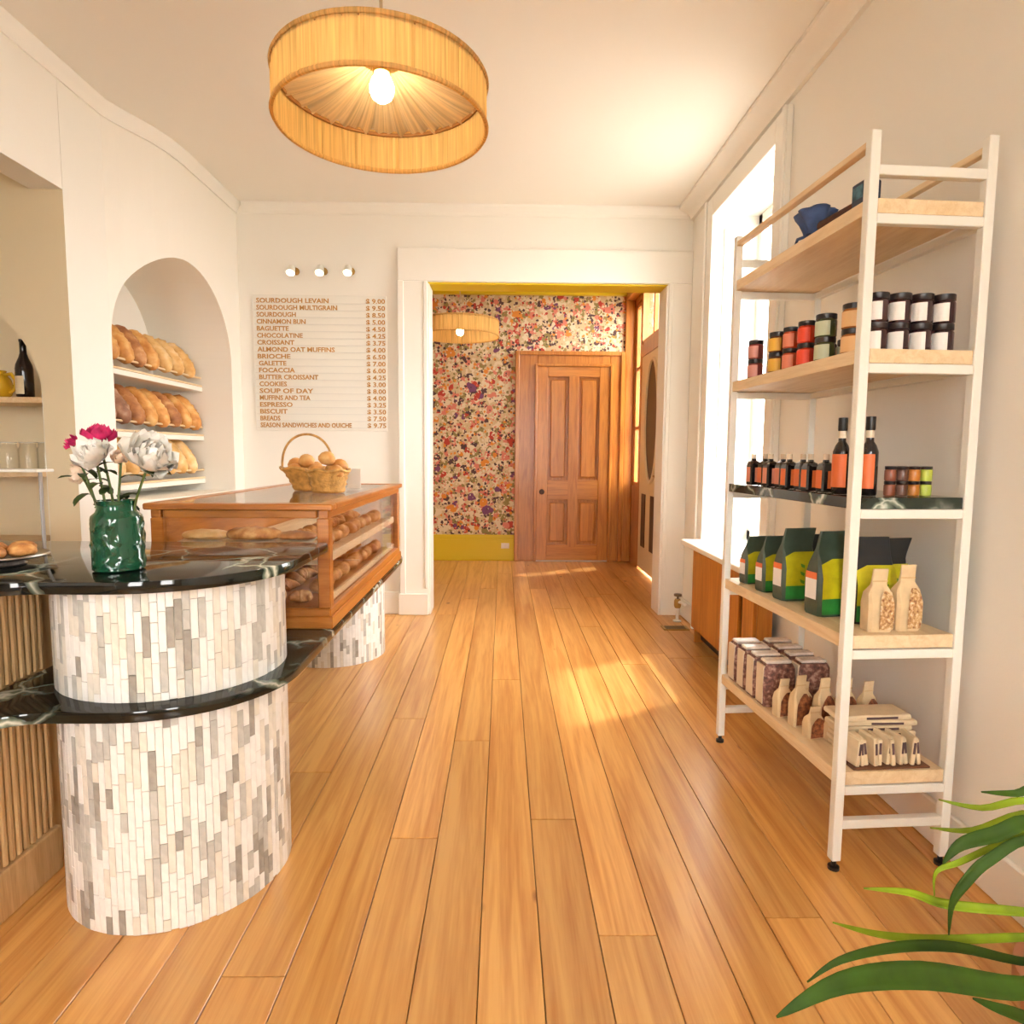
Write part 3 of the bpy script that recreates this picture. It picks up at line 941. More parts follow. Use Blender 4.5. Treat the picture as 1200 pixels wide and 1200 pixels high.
shf = part('shelf', MB().cbox(0.03, W_ - 0.03, 0.03, D_ - 0.03, SH2 - 0.02, SH2, 0.003), SHW, dc)
part('shelf_edge', MB().cbox(W_ - 0.04, W_ - 0.024, ps, D_ - ps, SH2 - 0.022, SH2 + 0.012, 0.003), SHW, shf)
part('lower_edge', MB().cbox(W_ - 0.04, W_ - 0.024, ps, D_ - ps, 0.07, 0.095, 0.003), SHW, dc)

# ---------------- pendant lamps
def pendant(label, cx, cy, zb, R_, h, zceil, tilt=(0, 0, 0), bz=None):
    t = thing('pendant_lamp', label, 'lamp', (cx, cy, zb))
    zt = zceil - zb
    part('cord', MB().tube([(0, 0, h + 0.055), (0, 0, zt - 0.02)], 0.004, 8), mat('tan_cord', (0.45, 0.32, 0.18), 0.7), t, smooth=60)
    part('ceiling_rose', MB().lathe([(0.055, zt - 0.025), (0.055, zt - 0.003), (0.05, zt)], 24), WHITEM, t, smooth=40)
    n = 180
    part('shade', MB().lathe([(R_, 0), (R_, h)], n, cap=False, wob=lambda a, z: 1 + 0.006 * sin(a * 97) + 0.004 * sin(a * 53 + 1)), RAFFIA, t, smooth=30, rot=tilt)
    nb = MB()
    for (r, z) in ((R_, 0.0), (R_, h)):
        nb.tube([(r * cos(2 * pi * k / 64), r * sin(2 * pi * k / 64), z) for k in range(64)], 0.006, 6, True)
    part('rim', nb, RAFFIA, t, smooth=60, rot=tilt)
    # pleated disc closing the top, pleats running to the socket
    seg = 144
    part('pleated_disc', MB().grid(lambda u, v: ((0.05 + (R_ - 0.055) * u) * cos(2 * pi * v), (0.05 + (R_ - 0.055) * u) * sin(2 * pi * v), h * 0.97 + 0.05 * (1 - u) ** 1.5 + 0.006 * sin(2 * pi * v * 48) * (0.3 + 0.7 * u) + 0.005 * sin(2 * pi * v * 31 + 1) * u), 8, 384), RAFFIAP, t, smooth=50, rot=tilt, label='pale pleated raffia disc')
    part('disc_edge', MB().tube([((R_ - 0.006) * cos(2 * pi * k / 64), (R_ - 0.006) * sin(2 * pi * k / 64), h * 0.93) for k in range(64)], 0.005, 6, True), mat('brown_binding', (0.30, 0.13, 0.03), 0.7), t, smooth=60)
    so = part('socket', MB().lathe([(0.02, h + 0.02 if bz is None else bz + 0.024), (0.024, h + 0.025), (0.024, h + 0.05), (0.06, h + 0.052), (0.06, h + 0.06), (0, h + 0.062)], 20), BRASS, t, smooth=40)
    bm_ = [(0.0, -0.045), (0.012, -0.043), (0.024, -0.034), (0.030, -0.02), (0.030, -0.005), (0.024, 0.01), (0.016, 0.024), (0.015, 0.034)]
    part('bulb', MB().lathe([(r, z + (h - 0.004 if bz is None else bz)) for r, z in bm_], 20), BULB, so, smooth=60, label='lit frosted bulb')
    return t


pendant('round raffia drum pendant hanging over the counter and aisle', -0.309, 1.70, 2.02, 0.262, 0.105, ZC)
pendant('raffia drum pendant hanging in the wallpapered hall', -0.36, 5.4, 2.16, 0.32, 0.12, ZH, bz=0.05)

# ---------------- shelving unit
SL, SD = 0.856, 0.355
SA = math.atan2(0.054, 0.854)
SO = Vector((0.958, 1.738, 0))
SRV = Matrix.Translation(SO) @ Matrix.Rotation(SA, 4, 'Z')     # local x = towards the wall, local y = away along the wall
su = thing('shelving_unit', 'tall white metal shelving unit with birch boards against the wall', 'shelving', tuple(SO), SA)
P = 0.027
LV = [1.879, 1.489, 1.086, 0.697, 0.297]
for a in (0, SD - P):
    for b in (0, SL - P):
        po = part('post', MB().cbox(a, a + P, b, b + P, 0.03, 2.05, 0.002), WHITEM, su)
        part('foot', MB().lathe([(0.016, 0), (0.016, 0.01), (0.007, 0.012), (0.007, 0.03)], 12, (a + P / 2, b + P / 2, 0)), BLACK, po, smooth=40)
for b in (0.001, SL - P + 0.001):
    for zc_ in (1.95, LV[0] - 0.052, LV[1] - 0.052, LV[2] - 0.046, LV[3] - 0.055, LV[4] - 0.055, 0.14):
        part('cross_rail', MB().cbox(P, SD - P, b, b + P - 0.002, zc_ - 0.013, zc_ + 0.013, 0.002), WHITEM, su)
for a in (0.001, SD - P + 0.001):
    for zc_ in (2.02,):
        part('long_rail', MB().cbox(a, a + P - 0.002, P, SL - P, zc_ - 0.009, zc_ + 0.009, 0.002), SHW, su)
for z in LV:
    part('long_rail', MB().cbox(SD - P + 0.001, SD - 0.001, P, SL - P, z - 0.062, z - 0.040, 0.002), WHITEM, su)
CROSS = [(P + 0.002, 0.004), (SD - P - 0.002, 0.004), (SD - P - 0.002, SL - 0.004), (P + 0.002, SL - 0.004), (P + 0.002, SL - P - 0.002), (0.004, SL - P - 0.002), (0.004, P + 0.002), (P + 0.002, P + 0.002)]
for i, z in enumerate(LV):
    part('marble_board' if i == 2 else 'board', MB().prism(CROSS, z - (0.032 if i == 2 else 0.038), z), MARB if i == 2 else SHW, su, bevel=0.002, label='dark marble shelf board' if i == 2 else None)


def S(u, v, z):
    return tuple(SRV @ Vector((u, v, z)))


# ---------------- radiator cover
t = thing('radiator_cover', 'amber wooden radiator cover under the window sill', 'radiator cover', (1.215, 3.02, 0))
part('front_panel', MB().cbox(0, 0.02, 0.20, 1.0, 0.10, 0.60, 0.004), OAK, t)
part('front_panel', MB().cbox(0, 0.02, 0.0, 0.15, 0.10, 0.60, 0.004), OAK, t)
part('side_panel', MB().cbox(0.02, 0.095, 0.98, 1.0, 0.0, 0.60, 0.003), OAK, t)
part('side_panel', MB().cbox(0.02, 0.095, 0.0, 0.02, 0.0, 0.60, 0.003), OAK, t)
part('gap_shade_sheet', MB().box(0.06, 0.07, 0.02, 0.98, 0.02, 0.58), BLACK, t)  # black sheet painting the shade seen through the gap between the panels
# radiator valve by the doorway
t = thing('radiator_valve', 'small brass radiator valve with pipe beside the doorway casing', 'valve', (1.265, 4.52, 0))
part('pipe', MB().tube([(0.0, 0.0, 0.0), (0.0, 0.0, 0.13), (0.01, -0.03, 0.15), (0.02, -0.12, 0.15)], 0.011, 10), WHITEM, t, smooth=40)
part('valve_body', MB().lathe([(0.02, 0.10), (0.026, 0.115), (0.026, 0.15), (0.018, 0.165)], 14), BRASS, t, smooth=40)
part('valve_wheel', MB().lathe([(0.008, 0.165), (0.008, 0.185), (0.028, 0.187), (0.028, 0.20), (0.0, 0.205)], 14), mat('dark_wheel', (0.12, 0.08, 0.05), 0.5), t, smooth=40)
part('floor_collar', MB().lathe([(0.03, 0.0), (0.03, 0.008), (0.014, 0.014)], 16), WHITEM, t, smooth=40)
t = thing('floor_vent', 'small brass floor register beside the radiator cover', 'vent', (1.20, 4.33, 0))
part('vent_frame', MB().cbox(-0.09, 0.09, -0.05, 0.05, 0.001, 0.007, 0.002), BRASS, t)
for k in range(5):
    part('vent_slot', MB().box(-0.07, 0.07, -0.034 + k * 0.016, -0.027 + k * 0.016, 0.007, 0.0078), BLACK, t)


# ================================================================== BREAD AND PASTRIES
def bulge(L, W, H, nu=18, nv=14, slashes=4, rnd=None):
    """a loaf lying along y with diagonal slashes across its top"""
    rnd = rnd or random
    ph = rnd.uniform(0, 6)
    rings = []
    for i in range(nu + 1):
        t = -1 + 2 * i / nu
        prof = max(0.0, 1 - abs(t) ** 2.6) ** 0.5
        prof = max(prof, 0.04)
        ring = []
        for k in range(nv):
            a = 2 * pi * k / nv
            x = W / 2 * prof * cos(a)
            z = H * 0.5 * prof * sin(a)
            if z < -0.30 * H:
                z = -0.30 * H
            y = t * L / 2
            if slashes and sin(a) > 0.1:
                s_ = sin(slashes * pi * (t + 0.5 * cos(a)) + ph)
                z += H * 0.09 * max(0, s_) ** 3 * sin(a) * prof
            ring.append((x * (1 + 0.04 * sin(5 * t + ph)), y, z + 0.30 * H))
        rings.append(ring)
    return MB().loft(rings)


def curved_roll(R_, ang, r, bumps=5, nu=22, nv=9):
    """crescent pastry lying in the xy plane"""
    pts = [(R_ * cos(-ang / 2 + ang * i / nu) - R_, R_ * sin(-ang / 2 + ang * i / nu), 0.8 * r) for i in range(nu + 1)]
    return MB().tube(pts, lambda t: max(0.004, r * (sin(pi * min(1, max(0, t))) ** 0.7) * (1 + 0.16 * abs(sin(bumps * pi * t)))), nv)


CR1 = crust('golden_crust', (0.46, 0.17, 0.03), (0.66, 0.32, 0.085), (0.78, 0.50, 0.20))
CR2 = crust('brown_crust', (0.26, 0.09, 0.03), (0.46, 0.19, 0.06), (0.66, 0.38, 0.17))
CR3 = crust('pale_crust', (0.60, 0.32, 0.09), (0.74, 0.46, 0.18), (0.82, 0.60, 0.33))
CR4 = crust('rye_crust', (0.20, 0.08, 0.04), (0.33, 0.15, 0.08), (0.56, 0.35, 0.22))
CR5 = crust('glazed_pastry', (0.34, 0.11, 0.025), (0.58, 0.26, 0.07), (0.74, 0.45, 0.18), scale=26)
ROWS = [(1.645, [(3.55, CR1, 'g'), (3.69, CR1, 'g'), (3.82, CR2, 'b'), (3.96, CR1, 'g'), (4.11, CR3, 'p'), (4.26, CR3, 'p'), (4.41, CR3, 'p')]),
        (1.305, [(3.495, CR4, 'r'), (3.635, CR4, 'r'), (3.775, CR2, 'b'), (3.915, CR1, 'g'), (4.055, CR1, 'g'), (4.195, CR2, 'b'), (4.335, CR1, 'g'), (4.475, CR1, 'g')]),
        (1.01, [(3.56, CR3, 'p'), (3.70, CR3, 'p'), (3.84, CR3, 'p'), (3.98, CR3, 'p'), (4.12, CR3, 'p'), (4.26, CR3, 'p'), (4.40, CR3, 'p')])]
SHN = {1.645: 'top', 1.305: 'middle', 1.01: 'lowest'}
KND = {'g': 'golden', 'b': 'dark brown crusted', 'r': 'purplish brown rye', 'p': 'pale floury'}
lm = {}
for z, row in ROWS:
    for i, (y, m_, kd) in enumerate(row):
        rnd = random.Random(i * 7 + int(z * 100))
        key = (kd, i % 3)
        if key not in lm:
            lm[key] = bulge(0.308, 0.132, 0.122, slashes=5, rnd=rnd).mesh('loaf', m_, 50)
        # long axis leaning back against the niche: local y -> (-x, 0, +z)
        th = math.radians(53 + rnd.uniform(-3, 3))
        Bx = Vector((0, 1, 0)); By = Vector((-cos(th), 0, sin(th))); Bz = Bx.cross(By)
        R3 = Matrix((Bx, By, Bz)).transposed().to_4x4()
        o = link('bread_loaf', lm[key])
        o.matrix_world = Matrix.Translation((-2.212, y, z + 0.139)) @ R3 @ Matrix.Diagonal((0.98, 0.92, 1, 1))
        tag(o, '%s loaf leaning in a row on the %s shelf of the bread niche' % (KND[kd], SHN[z]), 'bread', 'loaves on the %s niche shelf' % SHN[z])

# pastries in the display case
ck = [curved_roll(0.05, 3.4, 0.027).mesh('croissant', CR5, 50), curved_roll(0.06, 2.6, 0.03, 4).mesh('croissant', CR5, 50)]
bunm = MB().lathe([(0.0, 0), (0.034, 0.002), (0.043, 0.016), (0.042, 0.03), (0.03, 0.045), (0.014, 0.052), (0, 0.053)], 14, wob=lambda a, z: 1 + 0.05 * sin(3 * a + z * 60)).mesh('bun', CR5, 60)
cz = {'upper': Z0 + SH2, 'lower': Z0 + 0.07}
for lev in ('upper', 'lower'):
    for i in range(10):
        yy = Y0 + 0.25 + i * 0.12
        for j in range(2):
            xx = X1 - 0.11 - j * 0.14
            rz = random.uniform(-0.6, 0.6) + (pi if j else 0)
            o = link('croissant' if (i + j) % 4 else 'bun', ck[i % 2] if (i + j) % 4 else bunm, None, (xx, yy, cz[lev] + 0.004), (0, 0, rz))
            o.scale = (0.88, 0.84, 0.95)
            tag(o, '%s on the %s shelf of the display case' % ('glazed brown croissant' if (i + j) % 4 else 'round glazed bun', lev), 'pastry', 'pastries on the %s case shelf' % lev)
    # tray of flat breads behind the front pane
for i in range(5):
    o = link('croissant', ck[i % 2], None, (X0 + 0.12 + i * 0.088, Y0 + 0.10 + 0.012 * (i % 2), cz['lower'] + 0.004), (0, 0, 1.2 + 0.5 * (i % 3)))
    o.scale = (0.68, 0.68, 0.8)
    tag(o, 'small dark croissant just behind the front pane of the display case', 'pastry', 'small croissants behind the front pane')
o = part('parchment_sheet', MB().grid(lambda u, v: (X0 + 0.05 + 0.47 * u, Y0 + 0.032 + 0.12 * v, Z0 + SH2 + 0.0505 + 0.010 * v + 0.003 * sin(9 * u) * v), 16, 4), mat('parchment', (0.84, 0.76, 0.60), 0.6), None)
o.modifiers.new('thickness', 'SOLIDIFY').thickness = 0.001
tag(o, 'wrinkled parchment sheet under the flat loaves in the display case', 'paper')
t = thing('bread_riser', 'low pale wooden riser under the parchment in the display case', 'riser', (X0, Y0, Z0 + SH2))
part('riser_top', MB().cbox(0.045, 0.53, 0.03, 0.16, 0.034, 0.049, 0.003), SHW, t)
for xx in (0.06, 0.50):
    part('riser_leg', MB().cbox(xx, xx + 0.015, 0.035, 0.155, 0.0, 0.034, 0.002), SHW, t)
for i, (a, L, m_, hh) in enumerate([(0.14, 0.17, CR3, 0.04), (0.31, 0.2, CR5, 0.052), (0.46, 0.14, CR2, 0.035)]):
    o = link('flat_loaf', bulge(L, 0.085, hh, slashes=3, rnd=random.Random(i)).mesh('flat_loaf', m_, 50), None, (X0 + a, Y0 + 0.10, Z0 + SH2 + 0.062), (0, 0, pi / 2))
    tag(o, ['pale flat loaf', 'golden flat loaf', 'small brown flat loaf'][i] + ' on parchment behind the front pane', 'bread', 'flat loaves on parchment')

# ---------------- baskets on the case
WICK = mat('wicker', (0.56, 0.30, 0.075), 0.6, var=0.3, vscale=40, bump=0.3, bscale=90)


def basket(name, label, loc, r0_, r1_, h, handle):
    t = thing(name, label, 'basket', loc)
    n = 36
    rows = 8
    bb_ = part('basket_body', MB().lathe([(r0_ * 0.9, 0.0)] + [(r0_ + (r1_ - r0_) * (k / rows) ** 1.3 + (0.003 if k % 2 else -0.002), h * k / rows + 0.001) for k in range(rows + 1)] + [(r1_ - 0.008, h - 0.004), (r0_ * 0.8, 0.012), (0.0, 0.012)], n, wob=lambda a, z: 1 + 0.02 * sin(18 * a)), WICK, t, smooth=50)
    part('basket_rim', MB().tube([(r1_ * cos(2 * pi * k / 40), r1_ * sin(2 * pi * k / 40), h + 0.004 * sin(12 * pi * k / 40)) for k in range(40)], 0.008, 6, True), WICK, bb_, smooth=50)
    if handle:
        part('basket_handle', MB().tube([(-r1_ * cos(pi * k / 24), 0, h + 0.155 * sin(pi * k / 24) ** 0.8) for k in range(25)], 0.0055, 7), WICK, t, smooth=50)
    return t


b1 = at_z(352, 574, Z1)
b2 = at_z(384, 576, Z1)
b1 = Vector((-0.895, 2.95, Z1)); b2 = Vector((-0.755, 2.78, Z1))
basket('wicker_basket', 'wicker basket with a tall hoop handle on the display case', b1, 0.062, 0.115, 0.10, True)
basket('wicker_basket', 'handleless wicker basket in front of the hoop-handled one', b2, 0.068, 0.09, 0.095, False)
bm2 = MB().lathe([(0.0, 0), (0.024, 0.004), (0.036, 0.02), (0.036, 0.034), (0.025, 0.052), (0.01, 0.06), (0, 0.061)], 14, wob=lambda a, z: 1 + 0.06 * sin(3 * a + z * 70)).mesh('roll', CR1, 60)
for i, (bb, dx, dy, dzz, lab) in enumerate([(b1, -0.05, -0.03, 0.062, 0), (b1, 0.045, -0.035, 0.064, 0), (b1, 0.02, 0.055, 0.07, 0), (b1, 0.0, -0.01, 0.105, 0), (b1, -0.062, 0.045, 0.088, 0), (b2, -0.04, -0.03, 0.060, 1), (b2, 0.04, -0.03, 0.06, 1), (b2, 0.0, 0.045, 0.064, 1), (b2, -0.005, -0.005, 0.118, 1), (b2, 0.045, 0.02, 0.085, 1)]):
    o = link('bread_roll', bm2, None, (bb.x + dx, bb.y + dy, bb.z + dzz), (0.1, 0.1, i))
    tag(o, 'round golden roll heaped in the %s basket' % ('hoop-handled' if lab == 0 else 'handleless'), 'bread roll', 'rolls in the %s basket' % ('hoop-handled' if lab == 0 else 'handleless'))
t = thing('price_card_holder', 'small clear holder with a pale card beside the baskets', 'card holder', (-0.69, 2.98, Z1))
part('card', MB().cbox(-0.03, 0.03, -0.002, 0.002, 0.008, 0.10, 0.0008), LABELW, t, rot=(-0.12, 0, 0.2))
part('holder_base', MB().cbox(-0.035, 0.035, -0.02, 0.02, 0.0, 0.008, 0.002), GLASS, t, rot=(0, 0, 0.2))

# ================================================================== COUNTER TOP THINGS
# ---------------- green glass vase with peonies
vg = bpy.data.materials.new('green_pressed_glass'); vg.use_nodes = True
b_ = vg.node_tree.nodes['Principled BSDF']
b_.inputs['Base Color'].default_value = (0.008, 0.115, 0.055, 1); b_.inputs['Roughness'].default_value = 0.06
b_.inputs['Transmission Weight'].default_value = 0.45; b_.inputs['IOR'].default_value = 1.4; b_.inputs['Coat Weight'].default_value = 0.6
vz = CTZ1
vb = at_z(140, 668, vz)
vt = thing('flower_vase', 'embossed green glass vase on the black marble counter', 'vase', tuple(vb))


def vrad(a, z):
    # raised leaf pattern
    return 1 + 0.06 * max(0, sin(12 * a + 1.8 * sin(z * 90))) * max(0, sin(z * 110 + 1.6 * sin(9 * a))) ** 0.7 if 0.012 < z < 0.125 else 1


vr = 0.058
prof = [(vr * 0.86, 0.0), (vr, 0.006)] + [(vr, 0.012 + 0.118 * k / 28) for k in range(29)] + [(vr * 0.97, 0.138), (vr * 0.80, 0.147), (vr * 0.74, 0.156), (vr * 0.76, 0.172), (vr * 0.80, 0.176), (vr * 0.74, 0.176), (vr * 0.70, 0.156), (vr * 0.86, 0.135), (vr * 0.9, 0.01), (0, 0.01)]
part('vase_body', MB().lathe(prof, 72, wob=vrad), vg, vt, smooth=40)

PETW = mat('white_petal', (0.92, 0.90, 0.85), 0.6, var=0.05, vscale=60)
PETP = mat('magenta_petal', (0.62, 0.02, 0.14), 0.55, var=0.25, vscale=50)
PETB = mat('blush_petal', (0.84, 0.66, 0.50), 0.6, var=0.1, vscale=60)
LEAFD = mat('dark_leaf', (0.045, 0.075, 0.015), 0.5, var=0.3, vscale=40)
STEMG = mat('green_stem', (0.08, 0.12, 0.02), 0.55)


def petal(L, W, cup, base, az, tilt, curl):
    """cupped petal growing from base"""
    def f(u, v):
        s_ = 2 * v - 1
        wdt = W * sin(pi * (0.12 + 0.80 * u)) ** 0.7
        x = s_ * wdt / 2
        y = L * u * cos(curl * u * 0.8)
        z = L * u * sin(curl * u * 0.8) + cup * W * s_ * s_ * 0.6 + 0.004 * sin(9 * s_ + 4 * u) * u
        return (x, y, z)
    mb = MB().grid(f, 4, 4)
    return mb.xf(Matrix.Translation(base) @ Matrix.Rotation(az, 4, 'Z') @ Matrix.Rotation(tilt, 4, 'X'))


def peony(label, head, root, rad, m_, seedv, outer=None, leaves=3, nod=Vector((0, 0, 1)), layers=5):
    rnd = random.Random(seedv)
    head, root = Vector(head), Vector(root)
    t = thing('peony', label, 'flower', tuple(root))
    hv = head - root
    mid = hv * 0.5 + Vector((0, 0, 0.02))
    part('stem', MB().tube([tuple(Vector((0, 0, 0)).lerp(mid, k / 5) * 1.0 if k <= 5 else mid.lerp(hv, (k - 5) / 5)) for k in range(11)], 0.003, 6), STEMG, t, smooth=60)
    q = nod.normalized().to_track_quat('Z', 'Y').to_matrix().to_4x4()
    mb, mo = MB(), MB()
    for l in range(layers):
        n = 5 + 2 * l
        for k in range(n):
            tl = math.radians(84 - l * (66 / (layers - 1)) + rnd.uniform(-9, 9)) * 1.0
            L = rad * (0.75 + 0.32 * l / (layers - 1)) * rnd.uniform(0.88, 1.1)
            p = petal(L, L * 0.85, 0.35, (0, 0, -rad * 0.30), 2 * pi * k / n + rnd.uniform(-0.3, 0.3) + l, tl, rnd.uniform(0.2, 0.7))
            (mo if outer and l < 2 else mb).add(p.v, p.f)
    M_ = Matrix.Translation(hv) @ q
    part('bloom', mb.xf(M_), m_, t, smooth=60)
    if outer:
        part('bloom_centre', mo.xf(M_), outer, t, smooth=60, label='magenta petals')
    for k in range(leaves):
        a = rnd.uniform(0, 2 * pi)
        f = rnd.uniform(0.5, 0.95)
        pos = hv * f
        lf = petal(0.055, 0.024, 0.25, (0, 0, 0), a, math.radians(rnd.uniform(10, 60)), -0.8)
        part('leaf', lf.xf(Matrix.Translation(pos)), LEAFD, t, smooth=60)
    return t


vd = vb.y
def F(px, py, dy=0.0):
    q = at_y(px, py, vd + dy)
    return (q.x, q.y, q.z)


rt = (vb.x, vb.y, vz + 0.05)
peony('big full white peony drooping to the right of the vase', F(176, 538, 0.0), (rt[0] + 0.015, rt[1], rt[2]), 0.074, PETW, 1, None, 2, Vector((0.6, -0.5, 0.6)), 6)
peony('white peony at the left of the vase', F(112, 535, -0.02), (rt[0] - 0.015, rt[1], rt[2]), 0.052, PETW, 2, None, 3, Vector((-0.2, -0.7, 0.6)))
peony('magenta peony standing tallest in the vase', F(116, 514, 0.015), (rt[0], rt[1] + 0.015, rt[2]), 0.047, PETP, 3, None, 2, Vector((0.1, 0.1, 1)))
peony('small cream peony low on the left side of the vase', F(96, 556, 0.0), (rt[0] - 0.02, rt[1] + 0.01, rt[2]), 0.032, PETB, 4, None, 5, Vector((-0.8, -0.4, 0.1)))
peony('blush bud between the white and magenta peonies', F(142, 538, 0.01), (rt[0] + 0.005, rt[1] - 0.015, rt[2]), 0.026, PETB, 6, None, 5, Vector((0.1, -0.5, 0.8)))
peony('single magenta sprig leaning far to the left of the vase', F(85, 520, 0.0), (rt[0] - 0.012, rt[1] - 0.012, rt[2]), 0.022, PETP, 9, None, 2, Vector((-0.7, -0.3, 0.6)), 3)

# ---------------- pastry plate and acrylic guard at the counter's inner side
pc = at_z(8, 655, CTZ1 + 0.02)
t = thing('pastry_tray', 'shallow silver tray of pastries on the counter', 'tray', (pc.x - 0.03, pc.y + 0.02, CTZ1))
part('tray_plate', MB().lathe([(0.05, 0.0), (0.055, 0.004), (0.04, 0.012), (0.095, 0.02), (0.105, 0.026), (0.103, 0.03), (0.08, 0.024), (0.0, 0.022)], 32), STEEL, t, smooth=40)
for k in range(5):
    o = link('bun', bunm, None, (pc.x - 0.03 + 0.055 * cos(k * 1.257), pc.y + 0.02 + 0.055 * sin(k * 1.257), CTZ1 + 0.026), (0, 0, k))
    o.scale = (0.75, 0.75, 0.6)
    tag(o, 'small golden bun on the silver tray', 'pastry', 'buns on the silver tray')
g0 = at_z(25, 668, CTZ1)
t = thing('acrylic_guard', 'clear acrylic counter guard with a white top edge', 'guard', (-1.33, 1.86, CTZ1))
part('guard_panel', MB().box(-0.45, 0.0, -0.003, 0.003, 0.0, 0.235), GLASS, t)
part('guard_top', MB().cbox(-0.45, 0.0, -0.012, 0.06, 0.235, 0.243, 0.002), TRIM, t)
part('guard_edge', MB().cbox(-0.002, 0.003, -0.006, 0.006, 0.0, 0.235, 0.001), mat('acrylic_edge', (0.38, 0.35, 0.33), 0.2), t)

# ---------------- bottle, jug and jars in the alcove niche
def glassy(name, prof, seg, m_, loc, label, cat, grp=None, extra=None):
    t = thing(name, label, cat, loc, group=grp)
    part('body', MB().lathe(prof, seg), m_, t, smooth=50)
    for nm, pr, mm, arcs in (extra or []):
        if arcs:
            part(nm, MB().lathe(pr, 16, a0=arcs[0], a1=arcs[1]), mm, t, smooth=50)
        else:
            part(nm, MB().lathe(pr, seg), mm, t, smooth=50)
    return t


DKGL = mat('near_black_bottle_glass', (0.008, 0.006, 0.008), 0.12, coat=0.3)
bt = at_z(27, 463, 1.451)
glassy('wine_bottle', [(0.033, 0), (0.037, 0.006), (0.037, 0.135), (0.034, 0.155), (0.02, 0.19), (0.0145, 0.21), (0.0135, 0.262), (0.0155, 0.264), (0.0155, 0.275), (0.0, 0.275)], 20, DKGL, (-2.298, 3.15, 1.451), 'dark wine bottle with a cream label on the alcove shelf', 'bottle',
       extra=[('label', [(0.0378, 0.015), (0.0378, 0.10)], mat('cream_label', (0.72, 0.62, 0.42), 0.6), (math.radians(180), math.radians(300)))])
YJ = mat('yellow_glaze', (0.70, 0.42, 0.02), 0.25, coat=0.4)
t = thing('yellow_jug', 'round yellow glazed jug with a loop handle beside the wine bottle', 'jug', (-2.445, 3.17, 1.451))
part('jug_body', MB().lathe([(0.035, 0), (0.055, 0.012), (0.065, 0.05), (0.055, 0.09), (0.035, 0.115), (0.04, 0.13), (0.034, 0.128), (0.03, 0.11), (0.0, 0.1)], 24), YJ, t, smooth=50)
part('handle', MB().tube([(0.035, 0, 0.11), (0.07, 0, 0.115), (0.09, 0, 0.085), (0.085, 0, 0.045), (0.058, 0, 0.025)], 0.009, 8), YJ, t, smooth=60)
JARG = clear_glass('jar_glass', (0.985, 0.99, 0.985))
for k, x in enumerate((-2.235, -2.325, -2.42)):
    t = thing('glass_jar', 'empty clear glass jar on the lower alcove shelf', 'jar', (x, 3.18, 1.10), group='empty jars on the alcove shelf')
    part('body', MB().lathe([(0.036, 0), (0.04, 0.008), (0.04, 0.105), (0.033, 0.12), (0.033, 0.14), (0.031, 0.14), (0.031, 0.12), (0.037, 0.105), (0.037, 0.01), (0, 0.01)], 22), JARG, t, smooth=50)
    part('rim', MB().tube([(0.034 * cos(2 * pi * q / 22), 0.034 * sin(2 * pi * q / 22), 0.137) for q in range(22)], 0.003, 6, True), mat('pale_glass_rim', (0.6, 0.56, 0.48), 0.2), t, smooth=60)

# ================================================================== MENU BOARD AND SPOTS
INK = mat('tan_letters', (0.50, 0.25, 0.065), 0.6)
RAILM = mat('clear_menu_rail', (0.70, 0.69, 0.64), 0.3)
mx0, mx1, mz0, mz1 = -1.784, -0.851, 1.37, 2.301
mbd = thing('menu_board', 'wall mounted letter menu of nineteen tan lines with prices', 'menu board', ((mx0 + mx1) / 2, YB, mz0))
mw, mh = mx1 - mx0, mz1 - mz0
part('backing', MB().cbox(-mw / 2 - 0.01, mw / 2 + 0.01, -0.008, 0, -0.015, mh + 0.015, 0.003), mat('menu_backing', (0.78, 0.765, 0.70), 0.5), mbd)
LINES = [('SOURDOUGH LEVAIN', 425), ('SOURDOUGH MULTIGRAIN', 465), ('SOURDOUGH', 270), ('CINNAMON BUN', 315), ('BAGUETTE', 235), ('CHOCOLATINE', 300), ('CROISSANT', 260), ('ALMOND OAT MUFFINS', 450), ('BRIOCHE', 240), ('GALETTE', 220), ('FOCACCIA', 260), ('BUTTER CROISSANT', 370), ('COOKIES', 220), ('SOUP OF DAY', 345), ('MUFFINS AND TEA', 330), ('ESPRESSO', 245), ('BISCUIT', 220), ('BREADS', 185), ('SEASON SANDWICHES AND QUICHE', 525)]
PR = ['9.00', '9.50', '8.50', '5.00', '4.50', '4.25', '3.75', '4.00', '6.50', '7.00', '6.00', '4.25', '3.00', '8.00', '4.00', '3.25', '3.50', '7.50', '9.75']


def text_mesh(body, size, width):
    cu = bpy.data.curves.new('letters', 'FONT')
    cu.body, cu.size, cu.extrude, cu.resolution_u = body, size, 0.001, 2
    cu.offset = 0.0012
    ob = bpy.data.objects.new('letters', cu)
    COL.objects.link(ob)
    dg = bpy.context.evaluated_depsgraph_get()
    me = bpy.data.meshes.new_from_object(ob.evaluated_get(dg))
    COL.objects.unlink(ob); bpy.data.objects.remove(ob); bpy.data.curves.remove(cu)
    xs_ = [v.co.x for v in me.vertices]
    s_ = width / max(1e-6, max(xs_) - min(xs_))
    x_ = min(xs_)
    for v in me.vertices:
        v.co.x = (v.co.x - x_) * s_
    me.materials.clear(); me.materials.append(INK)
    return me


def zx(z):   # crop column -> metres from the left end of the board
    return (z - 75) / (690 - 75) * mw


